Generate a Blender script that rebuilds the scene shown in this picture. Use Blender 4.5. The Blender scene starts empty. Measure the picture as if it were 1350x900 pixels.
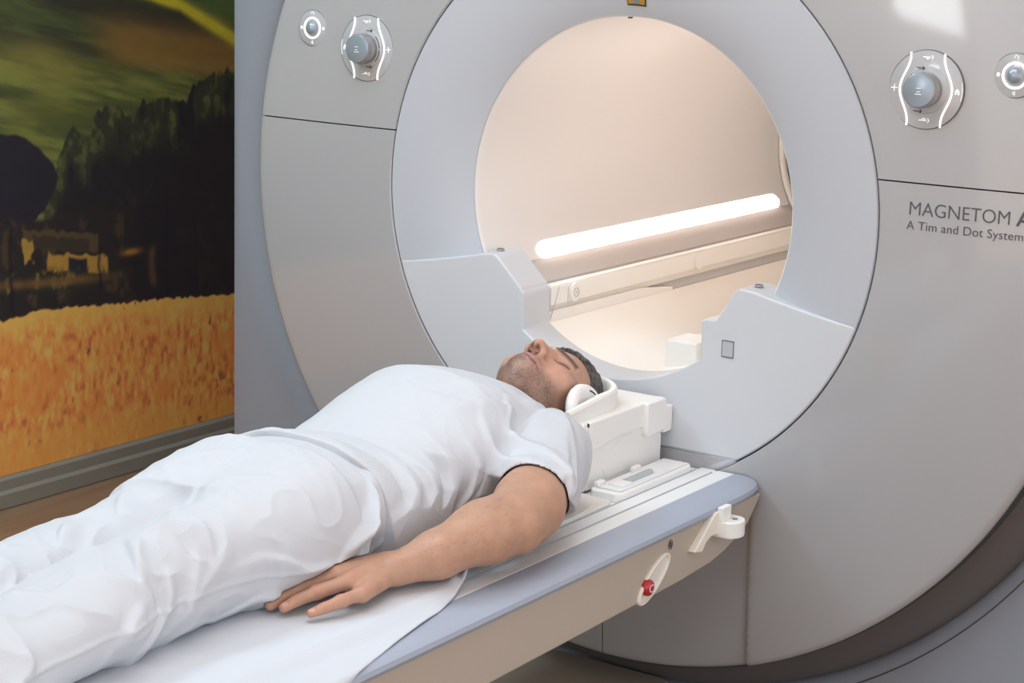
import bpy, bmesh, math, random
import numpy as np
from mathutils import Vector, Matrix
random.seed(7)
PI = math.pi
scene = bpy.context.scene
COL = scene.collection

# ------------------------------------------------------------------ materials
def mat(name, color, rough=0.5, metallic=0.0, coat=0.0, emit=None, estr=0.0, sss=0.0, bump=None, ior=1.5, vcol=None, spec=0.5):
    m = bpy.data.materials.new(name); m.use_nodes = True
    nt = m.node_tree; b = nt.nodes['Principled BSDF']
    b.inputs['Base Color'].default_value = (*color, 1)
    b.inputs['Roughness'].default_value = rough
    b.inputs['Metallic'].default_value = metallic
    b.inputs['Coat Weight'].default_value = coat
    b.inputs['Coat Roughness'].default_value = 0.06
    b.inputs['IOR'].default_value = ior
    b.inputs['Specular IOR Level'].default_value = spec
    if emit:
        b.inputs['Emission Color'].default_value = (*emit, 1)
        b.inputs['Emission Strength'].default_value = estr
    if sss:
        b.inputs['Subsurface Weight'].default_value = sss
        b.inputs['Subsurface Radius'].default_value = (0.012, 0.004, 0.002)
        b.inputs['Subsurface Scale'].default_value = 1.0
    if vcol:
        a = nt.nodes.new('ShaderNodeAttribute'); a.attribute_name = vcol
        nt.links.new(a.outputs['Color'], b.inputs['Base Color'])
    if bump:                       # (scale, strength, distance)
        tc = nt.nodes.new('ShaderNodeTexCoord')
        n = nt.nodes.new('ShaderNodeTexNoise'); n.inputs['Scale'].default_value = bump[0]; n.inputs['Detail'].default_value = 4
        bp = nt.nodes.new('ShaderNodeBump'); bp.inputs['Strength'].default_value = bump[1]; bp.inputs['Distance'].default_value = bump[2]
        nt.links.new(tc.outputs['Object'], n.inputs['Vector'])
        nt.links.new(n.outputs['Fac'], bp.inputs['Height']); nt.links.new(bp.outputs['Normal'], b.inputs['Normal'])
    return m

def vary(m, scale=6, amt=0.05):
    """slight procedural tone variation of the base colour"""
    nt = m.node_tree; b = nt.nodes['Principled BSDF']
    c = b.inputs['Base Color'].default_value[:3]
    tc = nt.nodes.new('ShaderNodeTexCoord'); n = nt.nodes.new('ShaderNodeTexNoise'); n.inputs['Scale'].default_value = scale
    r = nt.nodes.new('ShaderNodeMix'); r.data_type = 'RGBA'
    r.inputs[6].default_value = (*[x*(1-amt) for x in c], 1); r.inputs[7].default_value = (*[min(1, x*(1+amt)) for x in c], 1)
    nt.links.new(tc.outputs['Object'], n.inputs['Vector']); nt.links.new(n.outputs['Fac'], r.inputs[0]); nt.links.new(r.outputs[2], b.inputs['Base Color'])
    return m

M = {}
M['cover'] = vary(mat('scanner_cover_white', (0.385, 0.385, 0.395), 0.26, coat=0.8), 3, 0.015)
M['ring'] = vary(mat('scanner_funnel_white', (0.46, 0.48, 0.52), 0.38, coat=0.1), 3, 0.01)
M['bore'] = mat('bore_lining', (0.76, 0.735, 0.725), 0.42)
M['rail'] = mat('bore_rail_plastic', (0.80, 0.77, 0.73), 0.5)
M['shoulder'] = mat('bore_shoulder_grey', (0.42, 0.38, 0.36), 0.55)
M['plate'] = vary(mat('lower_plate_white', (0.57, 0.59, 0.62), 0.38, coat=0.1), 3, 0.01)
M['bed'] = mat('bore_bed_plastic', (0.90, 0.86, 0.80), 0.5)
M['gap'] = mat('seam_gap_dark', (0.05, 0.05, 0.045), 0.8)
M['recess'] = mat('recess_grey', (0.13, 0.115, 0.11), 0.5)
M['housing'] = vary(mat('scanner_housing', (0.255, 0.275, 0.315), 0.42), 3, 0.02)
M['top'] = mat('table_top_white', (0.80, 0.80, 0.80), 0.4)
M['beige'] = mat('table_tray_offwhite', (0.72, 0.69, 0.63), 0.5)
M['bumper'] = vary(mat('table_bumper_grey', (0.36, 0.40, 0.48), 0.45), 8, 0.03)
M['fascia'] = vary(mat('table_fascia', (0.46, 0.39, 0.32), 0.45), 4, 0.02)
M['plastic'] = mat('white_plastic', (0.85, 0.84, 0.81), 0.42)
M['red'] = mat('red_button', (0.45, 0.01, 0.02), 0.25, coat=0.5)
M['mark'] = mat('dark_print', (0.06, 0.06, 0.065), 0.6)
M['letter'] = mat('letter_print', (0.075, 0.075, 0.09), 0.5)
M['iconw'] = mat('icon_light', (0.8, 0.8, 0.8), 0.5, emit=(1, 0.93, 0.9), estr=0.35)
M['strip'] = mat('panel_light_strip', (0.9, 0.85, 0.82), 0.4, emit=(1.0, 0.88, 0.83), estr=1.05)
M['glass'] = vary(mat('panel_plate_grey', (0.42, 0.43, 0.445), 0.2, coat=0.5), 10, 0.02)
M['knob'] = mat('knob_blue_grey', (0.30, 0.36, 0.42), 0.28, metallic=0.35)
M['knobside'] = mat('knob_side_grey', (0.30, 0.30, 0.31), 0.3, metallic=0.5)
M['latch'] = mat('latch_grey', (0.42, 0.46, 0.47), 0.5)
M['sheet'] = mat('paper_sheet', (0.60, 0.625, 0.665), 0.8, bump=(180, 0.15, 0.001), spec=0.2)
M['shirt'] = mat('white_cotton', (0.57, 0.585, 0.615), 0.85, bump=(35, 0.25, 0.004), spec=0.15)
M['trouser'] = mat('white_trouser_cotton', (0.565, 0.58, 0.61), 0.85, bump=(28, 0.25, 0.004), spec=0.15)
M['wood'] = None
M['lamp'] = mat('ceiling_lamp_diffuser', (0.9, 0.9, 0.9), 0.5, emit=(0.9, 0.95, 1), estr=3.0)
M['wall'] = vary(mat('wall_paint', (0.55, 0.54, 0.52), 0.8), 3, 0.02)
M['ceil'] = mat('ceiling_paint', (0.75, 0.75, 0.75), 0.9)
M['base'] = mat('baseboard_grey', (0.30, 0.28, 0.23), 0.6)
M['frame'] = mat('mural_edge', (0.10, 0.11, 0.08), 0.6)
M['orange'] = mat('sticker_orange', (0.75, 0.25, 0.03), 0.5)
M['yellow'] = mat('sticker_yellow', (0.72, 0.42, 0.08), 0.5)
M['screw'] = mat('screw_metal', (0.35, 0.38, 0.42), 0.35, metallic=0.7)
M['bracket'] = mat('bracket_offwhite', (0.80, 0.76, 0.66), 0.5)
M['backpanel'] = mat('rear_wall_green', (0.30, 0.28, 0.12), 0.8)

def wood():
    m = mat('floor_wood', (0.16, 0.10, 0.06), 0.45)
    nt = m.node_tree; b = nt.nodes['Principled BSDF']
    tc = nt.nodes.new('ShaderNodeTexCoord'); mp = nt.nodes.new('ShaderNodeMapping'); mp.inputs['Scale'].default_value = (7, 0.7, 1)
    n = nt.nodes.new('ShaderNodeTexNoise'); n.inputs['Scale'].default_value = 4; n.inputs['Detail'].default_value = 6
    cr = nt.nodes.new('ShaderNodeValToRGB')
    cr.color_ramp.elements[0].color = (0.21, 0.125, 0.07, 1); cr.color_ramp.elements[1].color = (0.42, 0.275, 0.17, 1)
    nt.links.new(tc.outputs['Object'], mp.inputs['Vector']); nt.links.new(mp.outputs[0], n.inputs['Vector'])
    nt.links.new(n.outputs['Fac'], cr.inputs['Fac']); nt.links.new(cr.outputs[0], b.inputs['Base Color'])
    return m
M['wood'] = wood()

def skinmat():
    m = mat('skin', (0.5, 0.3, 0.2), 0.45, sss=0.12, vcol='Col', spec=0.4)
    nt = m.node_tree; b = nt.nodes['Principled BSDF']; a = [n for n in nt.nodes if n.type == 'ATTRIBUTE'][0]
    tc = nt.nodes.new('ShaderNodeTexCoord')
    n = nt.nodes.new('ShaderNodeTexNoise'); n.inputs['Scale'].default_value = 60; n.inputs['Detail'].default_value = 5
    cr = nt.nodes.new('ShaderNodeValToRGB'); cr.color_ramp.elements[0].position = 0.3; cr.color_ramp.elements[1].position = 0.7
    cr.color_ramp.elements[0].color = (0.93, 0.91, 0.90, 1); cr.color_ramp.elements[1].color = (1.04, 1.03, 1.02, 1)
    mx = nt.nodes.new('ShaderNodeMix'); mx.data_type = 'RGBA'; mx.blend_type = 'MULTIPLY'; mx.inputs[0].default_value = 1
    nt.links.new(tc.outputs['Object'], n.inputs['Vector']); nt.links.new(n.outputs['Fac'], cr.inputs['Fac'])
    nt.links.new(a.outputs['Color'], mx.inputs[6]); nt.links.new(cr.outputs[0], mx.inputs[7]); nt.links.new(mx.outputs[2], b.inputs['Base Color'])
    hm = nt.nodes.new('ShaderNodeAttribute'); hm.attribute_name = 'Hairy'
    n3 = nt.nodes.new('ShaderNodeTexNoise'); n3.inputs['Scale'].default_value = 420; n3.inputs['Detail'].default_value = 2
    r3 = nt.nodes.new('ShaderNodeMapRange'); r3.inputs[1].default_value = 0.38; r3.inputs[2].default_value = 0.62; r3.inputs[3].default_value = 0.55; r3.inputs[4].default_value = 1.0
    m3 = nt.nodes.new('ShaderNodeMath'); m3.operation = 'MULTIPLY'
    x3 = nt.nodes.new('ShaderNodeMix'); x3.data_type = 'RGBA'; x3.inputs[7].default_value = (0.07, 0.05, 0.045, 1)
    nt.links.new(tc.outputs['Object'], n3.inputs['Vector']); nt.links.new(n3.outputs['Fac'], r3.inputs[0]); nt.links.new(r3.outputs[0], m3.inputs[0]); nt.links.new(hm.outputs['Fac'], m3.inputs[1])
    nt.links.new(m3.outputs[0], x3.inputs[0]); nt.links.new(mx.outputs[2], x3.inputs[6]); nt.links.new(x3.outputs[2], b.inputs['Base Color'])
    n2 = nt.nodes.new('ShaderNodeTexNoise'); n2.inputs['Scale'].default_value = 350; n2.inputs['Detail'].default_value = 2
    bp = nt.nodes.new('ShaderNodeBump'); bp.inputs['Strength'].default_value = 0.18; bp.inputs['Distance'].default_value = 0.001
    nt.links.new(tc.outputs['Object'], n2.inputs['Vector']); nt.links.new(n2.outputs['Fac'], bp.inputs['Height']); nt.links.new(bp.outputs['Normal'], b.inputs['Normal'])
    return m
M['skin'] = skinmat()

def hairmat():
    m = mat('hair_dark', (0.022, 0.017, 0.015), 0.45, spec=0.5)
    nt = m.node_tree; b = nt.nodes['Principled BSDF']
    tc = nt.nodes.new('ShaderNodeTexCoord'); mp = nt.nodes.new('ShaderNodeMapping'); mp.inputs['Scale'].default_value = (260, 25, 90)
    n = nt.nodes.new('ShaderNodeTexNoise'); n.inputs['Scale'].default_value = 1; n.inputs['Detail'].default_value = 3
    bp = nt.nodes.new('ShaderNodeBump'); bp.inputs['Strength'].default_value = 0.8; bp.inputs['Distance'].default_value = 0.003
    cr = nt.nodes.new('ShaderNodeValToRGB'); cr.color_ramp.elements[0].position = 0.35; cr.color_ramp.elements[1].position = 0.7
    cr.color_ramp.elements[0].color = (0.016, 0.013, 0.014, 1); cr.color_ramp.elements[1].color = (0.12, 0.10, 0.095, 1)
    nt.links.new(tc.outputs['Object'], mp.inputs['Vector']); nt.links.new(mp.outputs[0], n.inputs['Vector'])
    nt.links.new(n.outputs['Fac'], bp.inputs['Height']); nt.links.new(bp.outputs['Normal'], b.inputs['Normal'])
    nt.links.new(n.outputs['Fac'], cr.inputs['Fac']); nt.links.new(cr.outputs[0], b.inputs['Base Color'])
    return m
M['hair'] = hairmat()
def creases(m, sc, strength, dist):
    nt = m.node_tree; b = nt.nodes['Principled BSDF']
    tc = nt.nodes.new('ShaderNodeTexCoord'); prev = b.inputs['Normal'].links[0].from_socket
    n = nt.nodes.new('ShaderNodeTexNoise'); n.inputs['Scale'].default_value = sc; n.inputs['Detail'].default_value = 2.5; n.inputs['Distortion'].default_value = 0.9
    a = nt.nodes.new('ShaderNodeMath'); a.operation = 'SUBTRACT'; a.inputs[1].default_value = 0.5
    c = nt.nodes.new('ShaderNodeMath'); c.operation = 'ABSOLUTE'
    d = nt.nodes.new('ShaderNodeMath'); d.operation = 'POWER'; d.inputs[1].default_value = 0.6
    bp = nt.nodes.new('ShaderNodeBump'); bp.invert = True; bp.inputs['Strength'].default_value = strength; bp.inputs['Distance'].default_value = dist
    nt.links.new(tc.outputs['Object'], n.inputs['Vector']); nt.links.new(n.outputs['Fac'], a.inputs[0]); nt.links.new(a.outputs[0], c.inputs[0]); nt.links.new(c.outputs[0], d.inputs[0])
    nt.links.new(d.outputs[0], bp.inputs['Height']); nt.links.new(prev, bp.inputs['Normal']); nt.links.new(bp.outputs['Normal'], b.inputs['Normal'])
creases(M['shirt'], 8, 0.42, 0.007); creases(M['trouser'], 6, 0.42, 0.008)

# ------------------------------------------------------------------ object helpers
def link(name, me, m=None, parent=None, smooth=False, bevel=0, seg=2, angle=None):
    o = bpy.data.objects.new(name, me); COL.objects.link(o)
    if m is not None: me.materials.append(M[m] if isinstance(m, str) else m)
    if smooth:
        me.polygons.foreach_set('use_smooth', [True]*len(me.polygons))
    if bevel:
        md = o.modifiers.new('bevel', 'BEVEL'); md.width = bevel; md.segments = seg; md.limit_method = 'ANGLE'; md.angle_limit = math.radians(30)
        md.harden_normals = False
    if parent is not None: o.parent = parent
    return o

def obj(name, bm, m, parent=None, smooth=False, bevel=0, seg=2, auto=False):
    bmesh.ops.recalc_face_normals(bm, faces=bm.faces[:])
    me = bpy.data.meshes.new(name); bm.to_mesh(me); bm.free()
    o = link(name, me, m, parent, smooth, bevel, seg)
    if auto:
        me.polygons.foreach_set('use_smooth', [True]*len(me.polygons)); me.set_sharp_from_angle(angle=math.radians(32))
    return o

def thing(name, label, cat, loc=(0, 0, 0), group=None):
    o = bpy.data.objects.new(name, None); COL.objects.link(o); o.location = loc
    o.empty_display_size = 0.1
    o['label'] = label; o['category'] = cat
    if group: o['group'] = group
    return o
def tag(o, label, cat, group=None):
    o['label'] = label; o['category'] = cat
    if group: o['group'] = group
    return o
def struct(o): o['kind'] = 'structure'; return o

def box(bm, x0, x1, y0, y1, z0, z1):
    v = [bm.verts.new((x, y, z)) for x in (x0, x1) for y in (y0, y1) for z in (z0, z1)]
    for f in ((0, 1, 3, 2), (4, 6, 7, 5), (0, 4, 5, 1), (2, 3, 7, 6), (0, 2, 6, 4), (1, 5, 7, 3)):
        bm.faces.new([v[i] for i in f])
def boxo(name, b, m, parent=None, bevel=0.003, seg=3):
    bm = bmesh.new(); box(bm, *b); return obj(name, bm, m, parent, bevel=bevel, seg=seg)

def prism(bm, pts, a0, a1, axis='y'):
    """polygon pts extruded along an axis; pts are (x,z) for 'y', (y,z) for 'x', (x,y) for 'z'"""
    def P(p, a):
        return {'y': (p[0], a, p[1]), 'x': (a, p[0], p[1]), 'z': (p[0], p[1], a)}[axis]
    A = [bm.verts.new(P(p, a0)) for p in pts]; B = [bm.verts.new(P(p, a1)) for p in pts]
    bm.faces.new(A); bm.faces.new(B[::-1])
    n = len(pts)
    for i in range(n): bm.faces.new((A[i], B[i], B[(i+1) % n], A[(i+1) % n]))

def revolve(prof, n=128, a0=0, a1=2*PI, closed=True, cx=0, cz=0):
    """prof [(r,y)] revolved about the Y axis"""
    bm = bmesh.new(); rows = []
    full = abs(a1-a0-2*PI) < 1e-6
    cnt = n if full else n+1
    for i in range(cnt):
        a = a0+(a1-a0)*i/n
        rows.append([bm.verts.new((cx+r*math.cos(a), y, cz+r*math.sin(a))) for r, y in prof])
    m = len(prof)
    for i in range(n):
        j = (i+1) % cnt if full else i+1
        for k in range(m if closed else m-1):
            l = (k+1) % m
            bm.faces.new((rows[i][k], rows[i][l], rows[j][l], rows[j][k]))
    if closed and not full:
        bm.faces.new(rows[0]); bm.faces.new(rows[-1][::-1])
    return bm

def tube(bm, pts, r, n=10, cap=True):
    pts = [Vector(p) for p in pts]; rings = []
    rr = r if isinstance(r, (list, tuple)) else [r]*len(pts)
    up = None
    for i, p in enumerate(pts):
        t = (pts[min(i+1, len(pts)-1)]-pts[max(i-1, 0)]).normalized()
        if up is None:
            up = Vector((0, 0, 1)) if abs(t.z) < 0.9 else Vector((1, 0, 0))
        s = t.cross(up).normalized(); u = s.cross(t); up = u
        rings.append([bm.verts.new(p+(s*math.cos(2*PI*k/n)+u*math.sin(2*PI*k/n))*rr[i]) for k in range(n)])
    for i in range(len(rings)-1):
        for k in range(n):
            l = (k+1) % n
            bm.faces.new((rings[i][k], rings[i][l], rings[i+1][l], rings[i+1][k]))
    if cap: bm.faces.new(rings[0][::-1]); bm.faces.new(rings[-1])

def arc(cx, cz, r, a0, a1, n):
    return [(cx+r*math.cos(math.radians(a0+(a1-a0)*i/n)), cz+r*math.sin(math.radians(a0+(a1-a0)*i/n))) for i in range(n+1)]

# ------------------------------------------------------------------ camera (fitted to the photograph)
F_PX = 2529.0
yaw, pit, rol = 0.591, 0.209, 0.031
yaw, pit, rol = CAM_ANG = (0.5909, 0.2090, 0.0310)
fwd = Vector((-math.sin(yaw)*math.cos(pit), math.cos(yaw)*math.cos(pit), -math.sin(pit)))
r0 = Vector((math.cos(yaw), math.sin(yaw), 0)); u0 = r0.cross(fwd)
rv = r0*math.cos(rol)+u0*math.sin(rol); uv = -r0*math.sin(rol)+u0*math.cos(rol)
cam = bpy.data.cameras.new('camera'); cam.sensor_width = 36; cam.lens = F_PX/1350*36
co = bpy.data.objects.new('camera', cam); COL.objects.link(co)
mw = Matrix.Identity(4)
for i in range(3):
    mw[i][0] = rv[i]; mw[i][1] = uv[i]; mw[i][2] = -fwd[i]
mw[0][3], mw[1][3], mw[2][3] = 1.846, -3.085, 0.492
co.matrix_world = mw; cam.clip_start = 0.05; cam.clip_end = 50
scene.camera = co

# ------------------------------------------------------------------ room
FZ, CZ = -1.04, 1.66
bm = bmesh.new(); box(bm, -2.05, 3.4, -5.2, 2.6, FZ-0.05, FZ); struct(obj('floor', bm, 'wood'))
bm = bmesh.new(); box(bm, -2.12, 3.5, -5.3, 2.7, CZ, CZ+0.05); struct(obj('ceiling', bm, 'ceil'))
bm = bmesh.new(); box(bm, -2.12, -2.014, -5.3, 2.7, FZ, CZ); struct(obj('wall_left', bm, 'wall'))
bm = bmesh.new(); box(bm, -2.012, 3.5, 2.6, 2.7, FZ, CZ); struct(obj('wall_back', bm, 'wall'))
# front wall behind the camera, with a bright window in it
bm = bmesh.new(); box(bm, -2.012, -1.45, -5.3, -5.2, FZ, CZ); box(bm, -1.45, -0.65, -5.3, -5.2, FZ, 0.15); box(bm, -1.45, -0.65, -5.3, -5.2, 1.50, CZ)
struct(obj('wall_front', bm, 'wall'))
bm = bmesh.new(); box(bm, -1.34, -0.74, -5.27, -5.26, 0.40, 1.45)
M['pane'] = mat('daylight_pane', (0.9, 0.9, 0.9), 0.3, emit=(0.95, 0.98, 1.0), estr=10.0)
wn = struct(obj('window_1', bm, 'pane'))
bm = bmesh.new()
for b_ in ((-1.45, -1.34, 0.15, 1.50), (-0.74, -0.65, 0.15, 1.50), (-1.34, -0.74, 0.15, 0.40), (-1.34, -0.74, 1.45, 1.50)): box(bm, b_[0], b_[1], -5.29, -5.19, b_[2], b_[3])
fr = obj('window_frame', bm, 'plastic'); fr.parent = wn
bm = bmesh.new()
prism(bm, [(-2.012, -1.038), (-1.975, -1.038), (-1.975, -1.0), (-1.985, -0.992), (-1.985, -0.965), (-1.992, -0.958), (-2.012, -0.958)], -5.2, 2.6, 'y')
struct(obj('baseboard_left', bm, 'base'))

# ------------------------------------------------------------------ numpy noise
def h3(ix, iy, iz, s=0):
    n = (ix*374761393+iy*668265263+iz*2147483647 % 4294967291+s*1274126177).astype(np.int64) & 0xffffffff
    n = ((n ^ (n >> 13))*1274126177) & 0xffffffff
    n = ((n ^ (n >> 15))*2246822519) & 0xffffffff
    return ((n ^ (n >> 16)) & 0xffff).astype(np.float32)/65535.0
def noise(x, y, z=None, s=0):
    x = np.asarray(x, np.float32); y = np.asarray(y, np.float32)
    z = np.zeros_like(x) if z is None else np.asarray(z, np.float32)
    ix = np.floor(x).astype(np.int64); iy = np.floor(y).astype(np.int64); iz = np.floor(z).astype(np.int64)
    fx = x-ix; fy = y-iy; fz = z-iz
    fx = fx*fx*(3-2*fx); fy = fy*fy*(3-2*fy); fz = fz*fz*(3-2*fz)
    def L(a, b, t): return a+(b-a)*t
    v = [[[h3(ix+a, iy+b, iz+c, s) for c in (0, 1)] for b in (0, 1)] for a in (0, 1)]
    return L(L(L(v[0][0][0], v[1][0][0], fx), L(v[0][1][0], v[1][1][0], fx), fy),
             L(L(v[0][0][1], v[1][0][1], fx), L(v[0][1][1], v[1][1][1], fx), fy), fz)*2-1
def fbm(x, y, z=None, o=4, s=0):
    t = 0; a = 0.5
    for k in range(o):
        t = t+a*noise(x*2**k, y*2**k, None if z is None else z*2**k, s+k); a *= 0.5
    return t
def sstep(a, b, x):
    t = np.clip((x-a)/(b-a), 0, 1); return t*t*(3-2*t)

# ------------------------------------------------------------------ mural: a printed landscape
def build_mural():
    ys = np.concatenate([np.arange(-5.0, 0.0, 0.03), np.arange(0.0, 1.35, 0.0035), np.arange(1.35, 2.5, 0.03)])
    zs = np.concatenate([np.arange(-0.957, 0.42, 0.0035), np.arange(0.42, 1.5, 0.03)])
    Y, Z = np.meshgrid(ys, zs, indexing='ij')
    def lerp(a, b, t): return a+(np.array(b, np.float32)-a)*t[..., None]
    def C(r, g, b): return np.array([(c/255.0)**2.2 for c in (r, g, b)], np.float32)
    # far hills: streaks descend to the right
    q = Z+0.22*(Y-0.26)
    n1 = fbm(Y*2.2, q*16, o=5, s=3); n2 = fbm(Y*7, q*30, o=4, s=9); n3 = fbm(Y*40, Z*40, o=2, s=5)
    col = np.ones(Y.shape+(3,), np.float32)*C(62, 72, 33)
    n5 = fbm(Y*9, q*75, o=3, s=15)
    col = lerp(col, C(104, 108, 48), sstep(-0.15, 0.5, n1+0.35*n2+0.45*n5))
    col = lerp(col, C(40, 46, 28), sstep(0.0, 0.5, -n1+0.2*n2+0.4*n5))
    # dark ridge near the top
    k = np.exp(-((q-(0.335+0.10*noise(Y*2.5, Y*0, s=4)*0.3))/0.05)**2)*sstep(0.15, 0.5, Y)
    col = lerp(col, C(40, 44, 28), np.clip(k*1.1, 0, 1))
    # brown slope right
    qb = Z+0.12*(Y-0.6)
    k = sstep(0.5, 0.75, Y+0.1*n1)*np.exp(-((qb-0.185)/0.055)**2)
    col = lerp(col, C(112, 86, 38), np.clip(k*1.2+0.3*n2*k, 0, 1))
    k = sstep(0.6, 0.8, Y)*np.exp(-((qb-0.145)/0.02)**2)
    col = lerp(col, C(126, 98, 44), np.clip(k*0.6, 0, 1))
    # bright yellow-green sweep
    c0 = 0.30-0.03*sstep(0.75, 0.95, Y)-0.45*np.clip(Y-0.92, 0, 9)
    wdt = 0.012+0.03*np.clip(Y-0.78, 0, 0.3)
    k = np.exp(-(np.abs(Z-c0)/wdt)**2.5)*sstep(0.72, 0.85, Y)
    col = lerp(col, C(172, 160, 34), np.clip(k*1.15, 0, 1))
    k = sstep(0.0, 0.03, Z-c0-wdt)*sstep(0.85, 0.95, Y)
    col = lerp(col, C(60, 82, 34), k*0.9)
    # mid-left lighter green patches
    k = np.exp(-((Y-0.42)/0.14)**2-((Z-0.13+0.2*(Y-.4))/0.05)**2)
    col = lerp(col, C(112, 104, 46), np.clip(k*0.8+0.3*k*n2, 0, 1))
    k = np.exp(-((Y-0.40)/0.2)**2-((Z-0.0)/0.06)**2); col = lerp(col, C(92, 92, 36), k*0.45)
    # tree band, lit tops
    yt = [0.40, 0.44, 0.48, 0.51, 0.56, 0.60, 0.69, 0.72, 0.78, 0.86, 0.92, 0.99, 1.07, 1.12, 1.5]
    zt = [-0.24, -0.17, -0.09, -0.06, -0.08, -0.02, -0.01, -0.04, 0.01, 0.01, -0.02, 0.04, 0.06, 0.07, 0.09]
    top = np.interp(Y, yt, zt)+0.018*np.abs(noise(Y*26, Y*0, s=21))+0.012*noise(Y*70, Y*0, s=22)
    tn = fbm(Y*26, Z*11, o=4, s=31); tn2 = fbm(Y*60, Z*45, o=3, s=33)
    k = sstep(-0.006, 0.006, top-Z)*sstep(0.395, 0.41, Y)
    tree = np.ones_like(col)*C(44, 48, 28)
    tree = lerp(tree, C(76, 80, 40), sstep(0.05, 0.5, tn+0.5*tn2))
    tree = lerp(tree, C(26, 28, 24), sstep(0.05, 0.45, -tn))
    dep = top-Z
    tree = lerp(tree, C(30, 30, 27), sstep(0.07, 0.17, dep+0.05*tn))
    tree = lerp(tree, C(44, 37, 30), sstep(0.17, 0.25, dep)*sstep(0.1, 0.5, tn2+tn*0.5)*0.8)
    tree = lerp(tree, C(31, 27, 26), sstep(0.10, 0.2, dep)*sstep(0.75, 0.95, Y)*0.9)
    col = lerp(col, [1, 1, 1], k*0)*(1-k[..., None])+tree*k[..., None]
    # big dark tree at left
    d = np.hypot((Y-0.20)/0.24, (Z+0.185)/0.145)+0.10*fbm(Y*18, Z*18, o=4, s=41)
    k = sstep(1.02, 0.98, d); col = lerp(col, C(31, 30, 34), k)
    # shade belt below the trees, with the farmhouse
    k = sstep(-0.265, -0.29, Z+0.02*tn)*sstep(1.6, 1.0, Y)
    low = np.ones_like(col)*C(36, 33, 26)
    low = lerp(low, C(62, 52, 30), sstep(0.1, 0.5, fbm(Y*22, Z*16, o=4, s=51)))
    low = lerp(low, C(28, 26, 26), sstep(0.66, 0.78, Y+0.04*tn)*0.85)
    col = lerp(col, [0, 0, 0], k*0)*(1-k[..., None])+low*k[..., None]
    def rect(y0, y1, z0, z1, c, sl=-0.16, n=0.006, s=61, a=1.0):
        zz = Z-sl*(Y-0.4)+n*noise(Y*60, Z*60, s=s); yy = Y+n*noise(Y*50, Z*50, s=s+1)
        k = sstep(y0-0.004, y0+0.004, yy)*sstep(y1+0.004, y1-0.004, yy)*sstep(z0-0.004, z0+0.004, zz)*sstep(z1+0.004, z1-0.004, zz)
        return k*a
    col = lerp(col, C(74, 62, 34), rect(0.33, 0.60, -0.365, -0.315, None))
    col = lerp(col, C(52, 44, 30), rect(0.36, 0.56, -0.365, -0.330, None))
    col = lerp(col, C(150, 114, 48), rect(0.41, 0.63, -0.425, -0.375, None, n=0.007))
    col = lerp(col, C(150, 118, 48), rect(0.33, 0.36, -0.40, -0.34, None, n=0.012))
    col = lerp(col, C(34, 32, 34), rect(0.485, 0.555, -0.435, -0.385, None, n=0.003))
    k = np.exp(-((Y-0.72)/0.03)**2-((Z+0.41)/0.008)**2); col = lerp(col, C(150, 104, 44), np.clip(k, 0, 1))
    # bushes in front of house
    b = fbm(Y*24, Z*18, o=4, s=71)
    k = sstep(-0.40, -0.425, Z+0.05*b+0.10*(Y-0.4))*sstep(0.75, 0.55, Y)*sstep(-0.50, -0.47, Z)
    bush = lerp(np.ones_like(col)*C(34, 38, 26), C(112, 92, 40), sstep(0.1, 0.5, fbm(Y*40, Z*22, o=3, s=73)))
    k = k*sstep(-0.1, 0.15, b); col = col*(1-k[..., None])+bush*k[..., None]
    # brown strip of ground
    g = np.exp(-((Z+0.455+0.06*(Y-0.4))/0.012)**2)*sstep(0.75, 0.5, Y); col = lerp(col, C(98, 74, 38), np.clip(g*(0.8+0.6*b), 0, 1))
    # trunks
    for yc, z0, z1, w in ((0.285, -0.52, -0.3, 0.008), (0.86, -0.56, -0.3, 0.010), (0.60, -0.50, -0.40, 0.006), (0.98, -0.57, -0.35, 0.007)):
        k = np.exp(-((Y-yc-0.004*noise(Z*30, Z*0, s=81))/w)**2)*sstep(z0-0.01, z0+0.01, Z)*sstep(z1+0.03, z1, Z); col = lerp(col, C(24, 22, 24), k*0.9)
    k = np.exp(-((Y-0.80-0.4*(Z+0.45)**2*5)/0.012)**2)*sstep(-0.53, -0.5, Z)*sstep(-0.39, -0.42, Z); col = lerp(col, C(84, 64, 44), k*0.7)
    # ripe field
    ft = np.interp(Y, [-5, 0.24, 0.37, 0.5, 0.65, 0.8, 1.12, 2.5], [-0.56, -0.54, -0.53, -0.535, -0.55, -0.558, -0.588, -0.66])+0.004*noise(Y*90, Y*0, s=91)
    k = sstep(-0.003, 0.003, ft-Z)
    FB = 2.0
    dd = ft-Z
    a = fbm(Y*75, Z*34, o=4, s=95); a2 = fbm(Y*14, Z*18, o=3, s=97); a3 = fbm(Y*120, Z*50, o=2, s=99)
    f = np.ones_like(col)*C(154, 92, 44)
    f = lerp(f, C(182, 118, 60), sstep(-0.2, 0.6, a+0.5*a3)*0.8)
    f = lerp(f, C(118, 68, 40), sstep(0.0, 0.6, -a-0.3*a2)*0.85)
    f = lerp(f, C(160, 116, 54), sstep(0.09, 0.0, dd)*0.75)
    f = lerp(f, C(146, 88, 40), sstep(0.05, 0.14, dd)*sstep(0.0, 0.4, a2)*0.6)
    f = lerp(f, C(150, 104, 48), sstep(0.28, 0.36, dd)*0.55)
    f = lerp(f, C(66, 38, 34), sstep(0.32, 0.6, -a2)*sstep(0.0, 0.3, -a3)*0.8)
    col = col*(1-k[..., None])+f*FB*k[..., None]
    col = np.clip(col*(1+0.10*n3[..., None])*1.75+np.array([0.022, 0.018, 0.026]), 0.001, 1)
    ny, nz = Y.shape
    me = bpy.data.meshes.new('landscape_mural')
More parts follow.
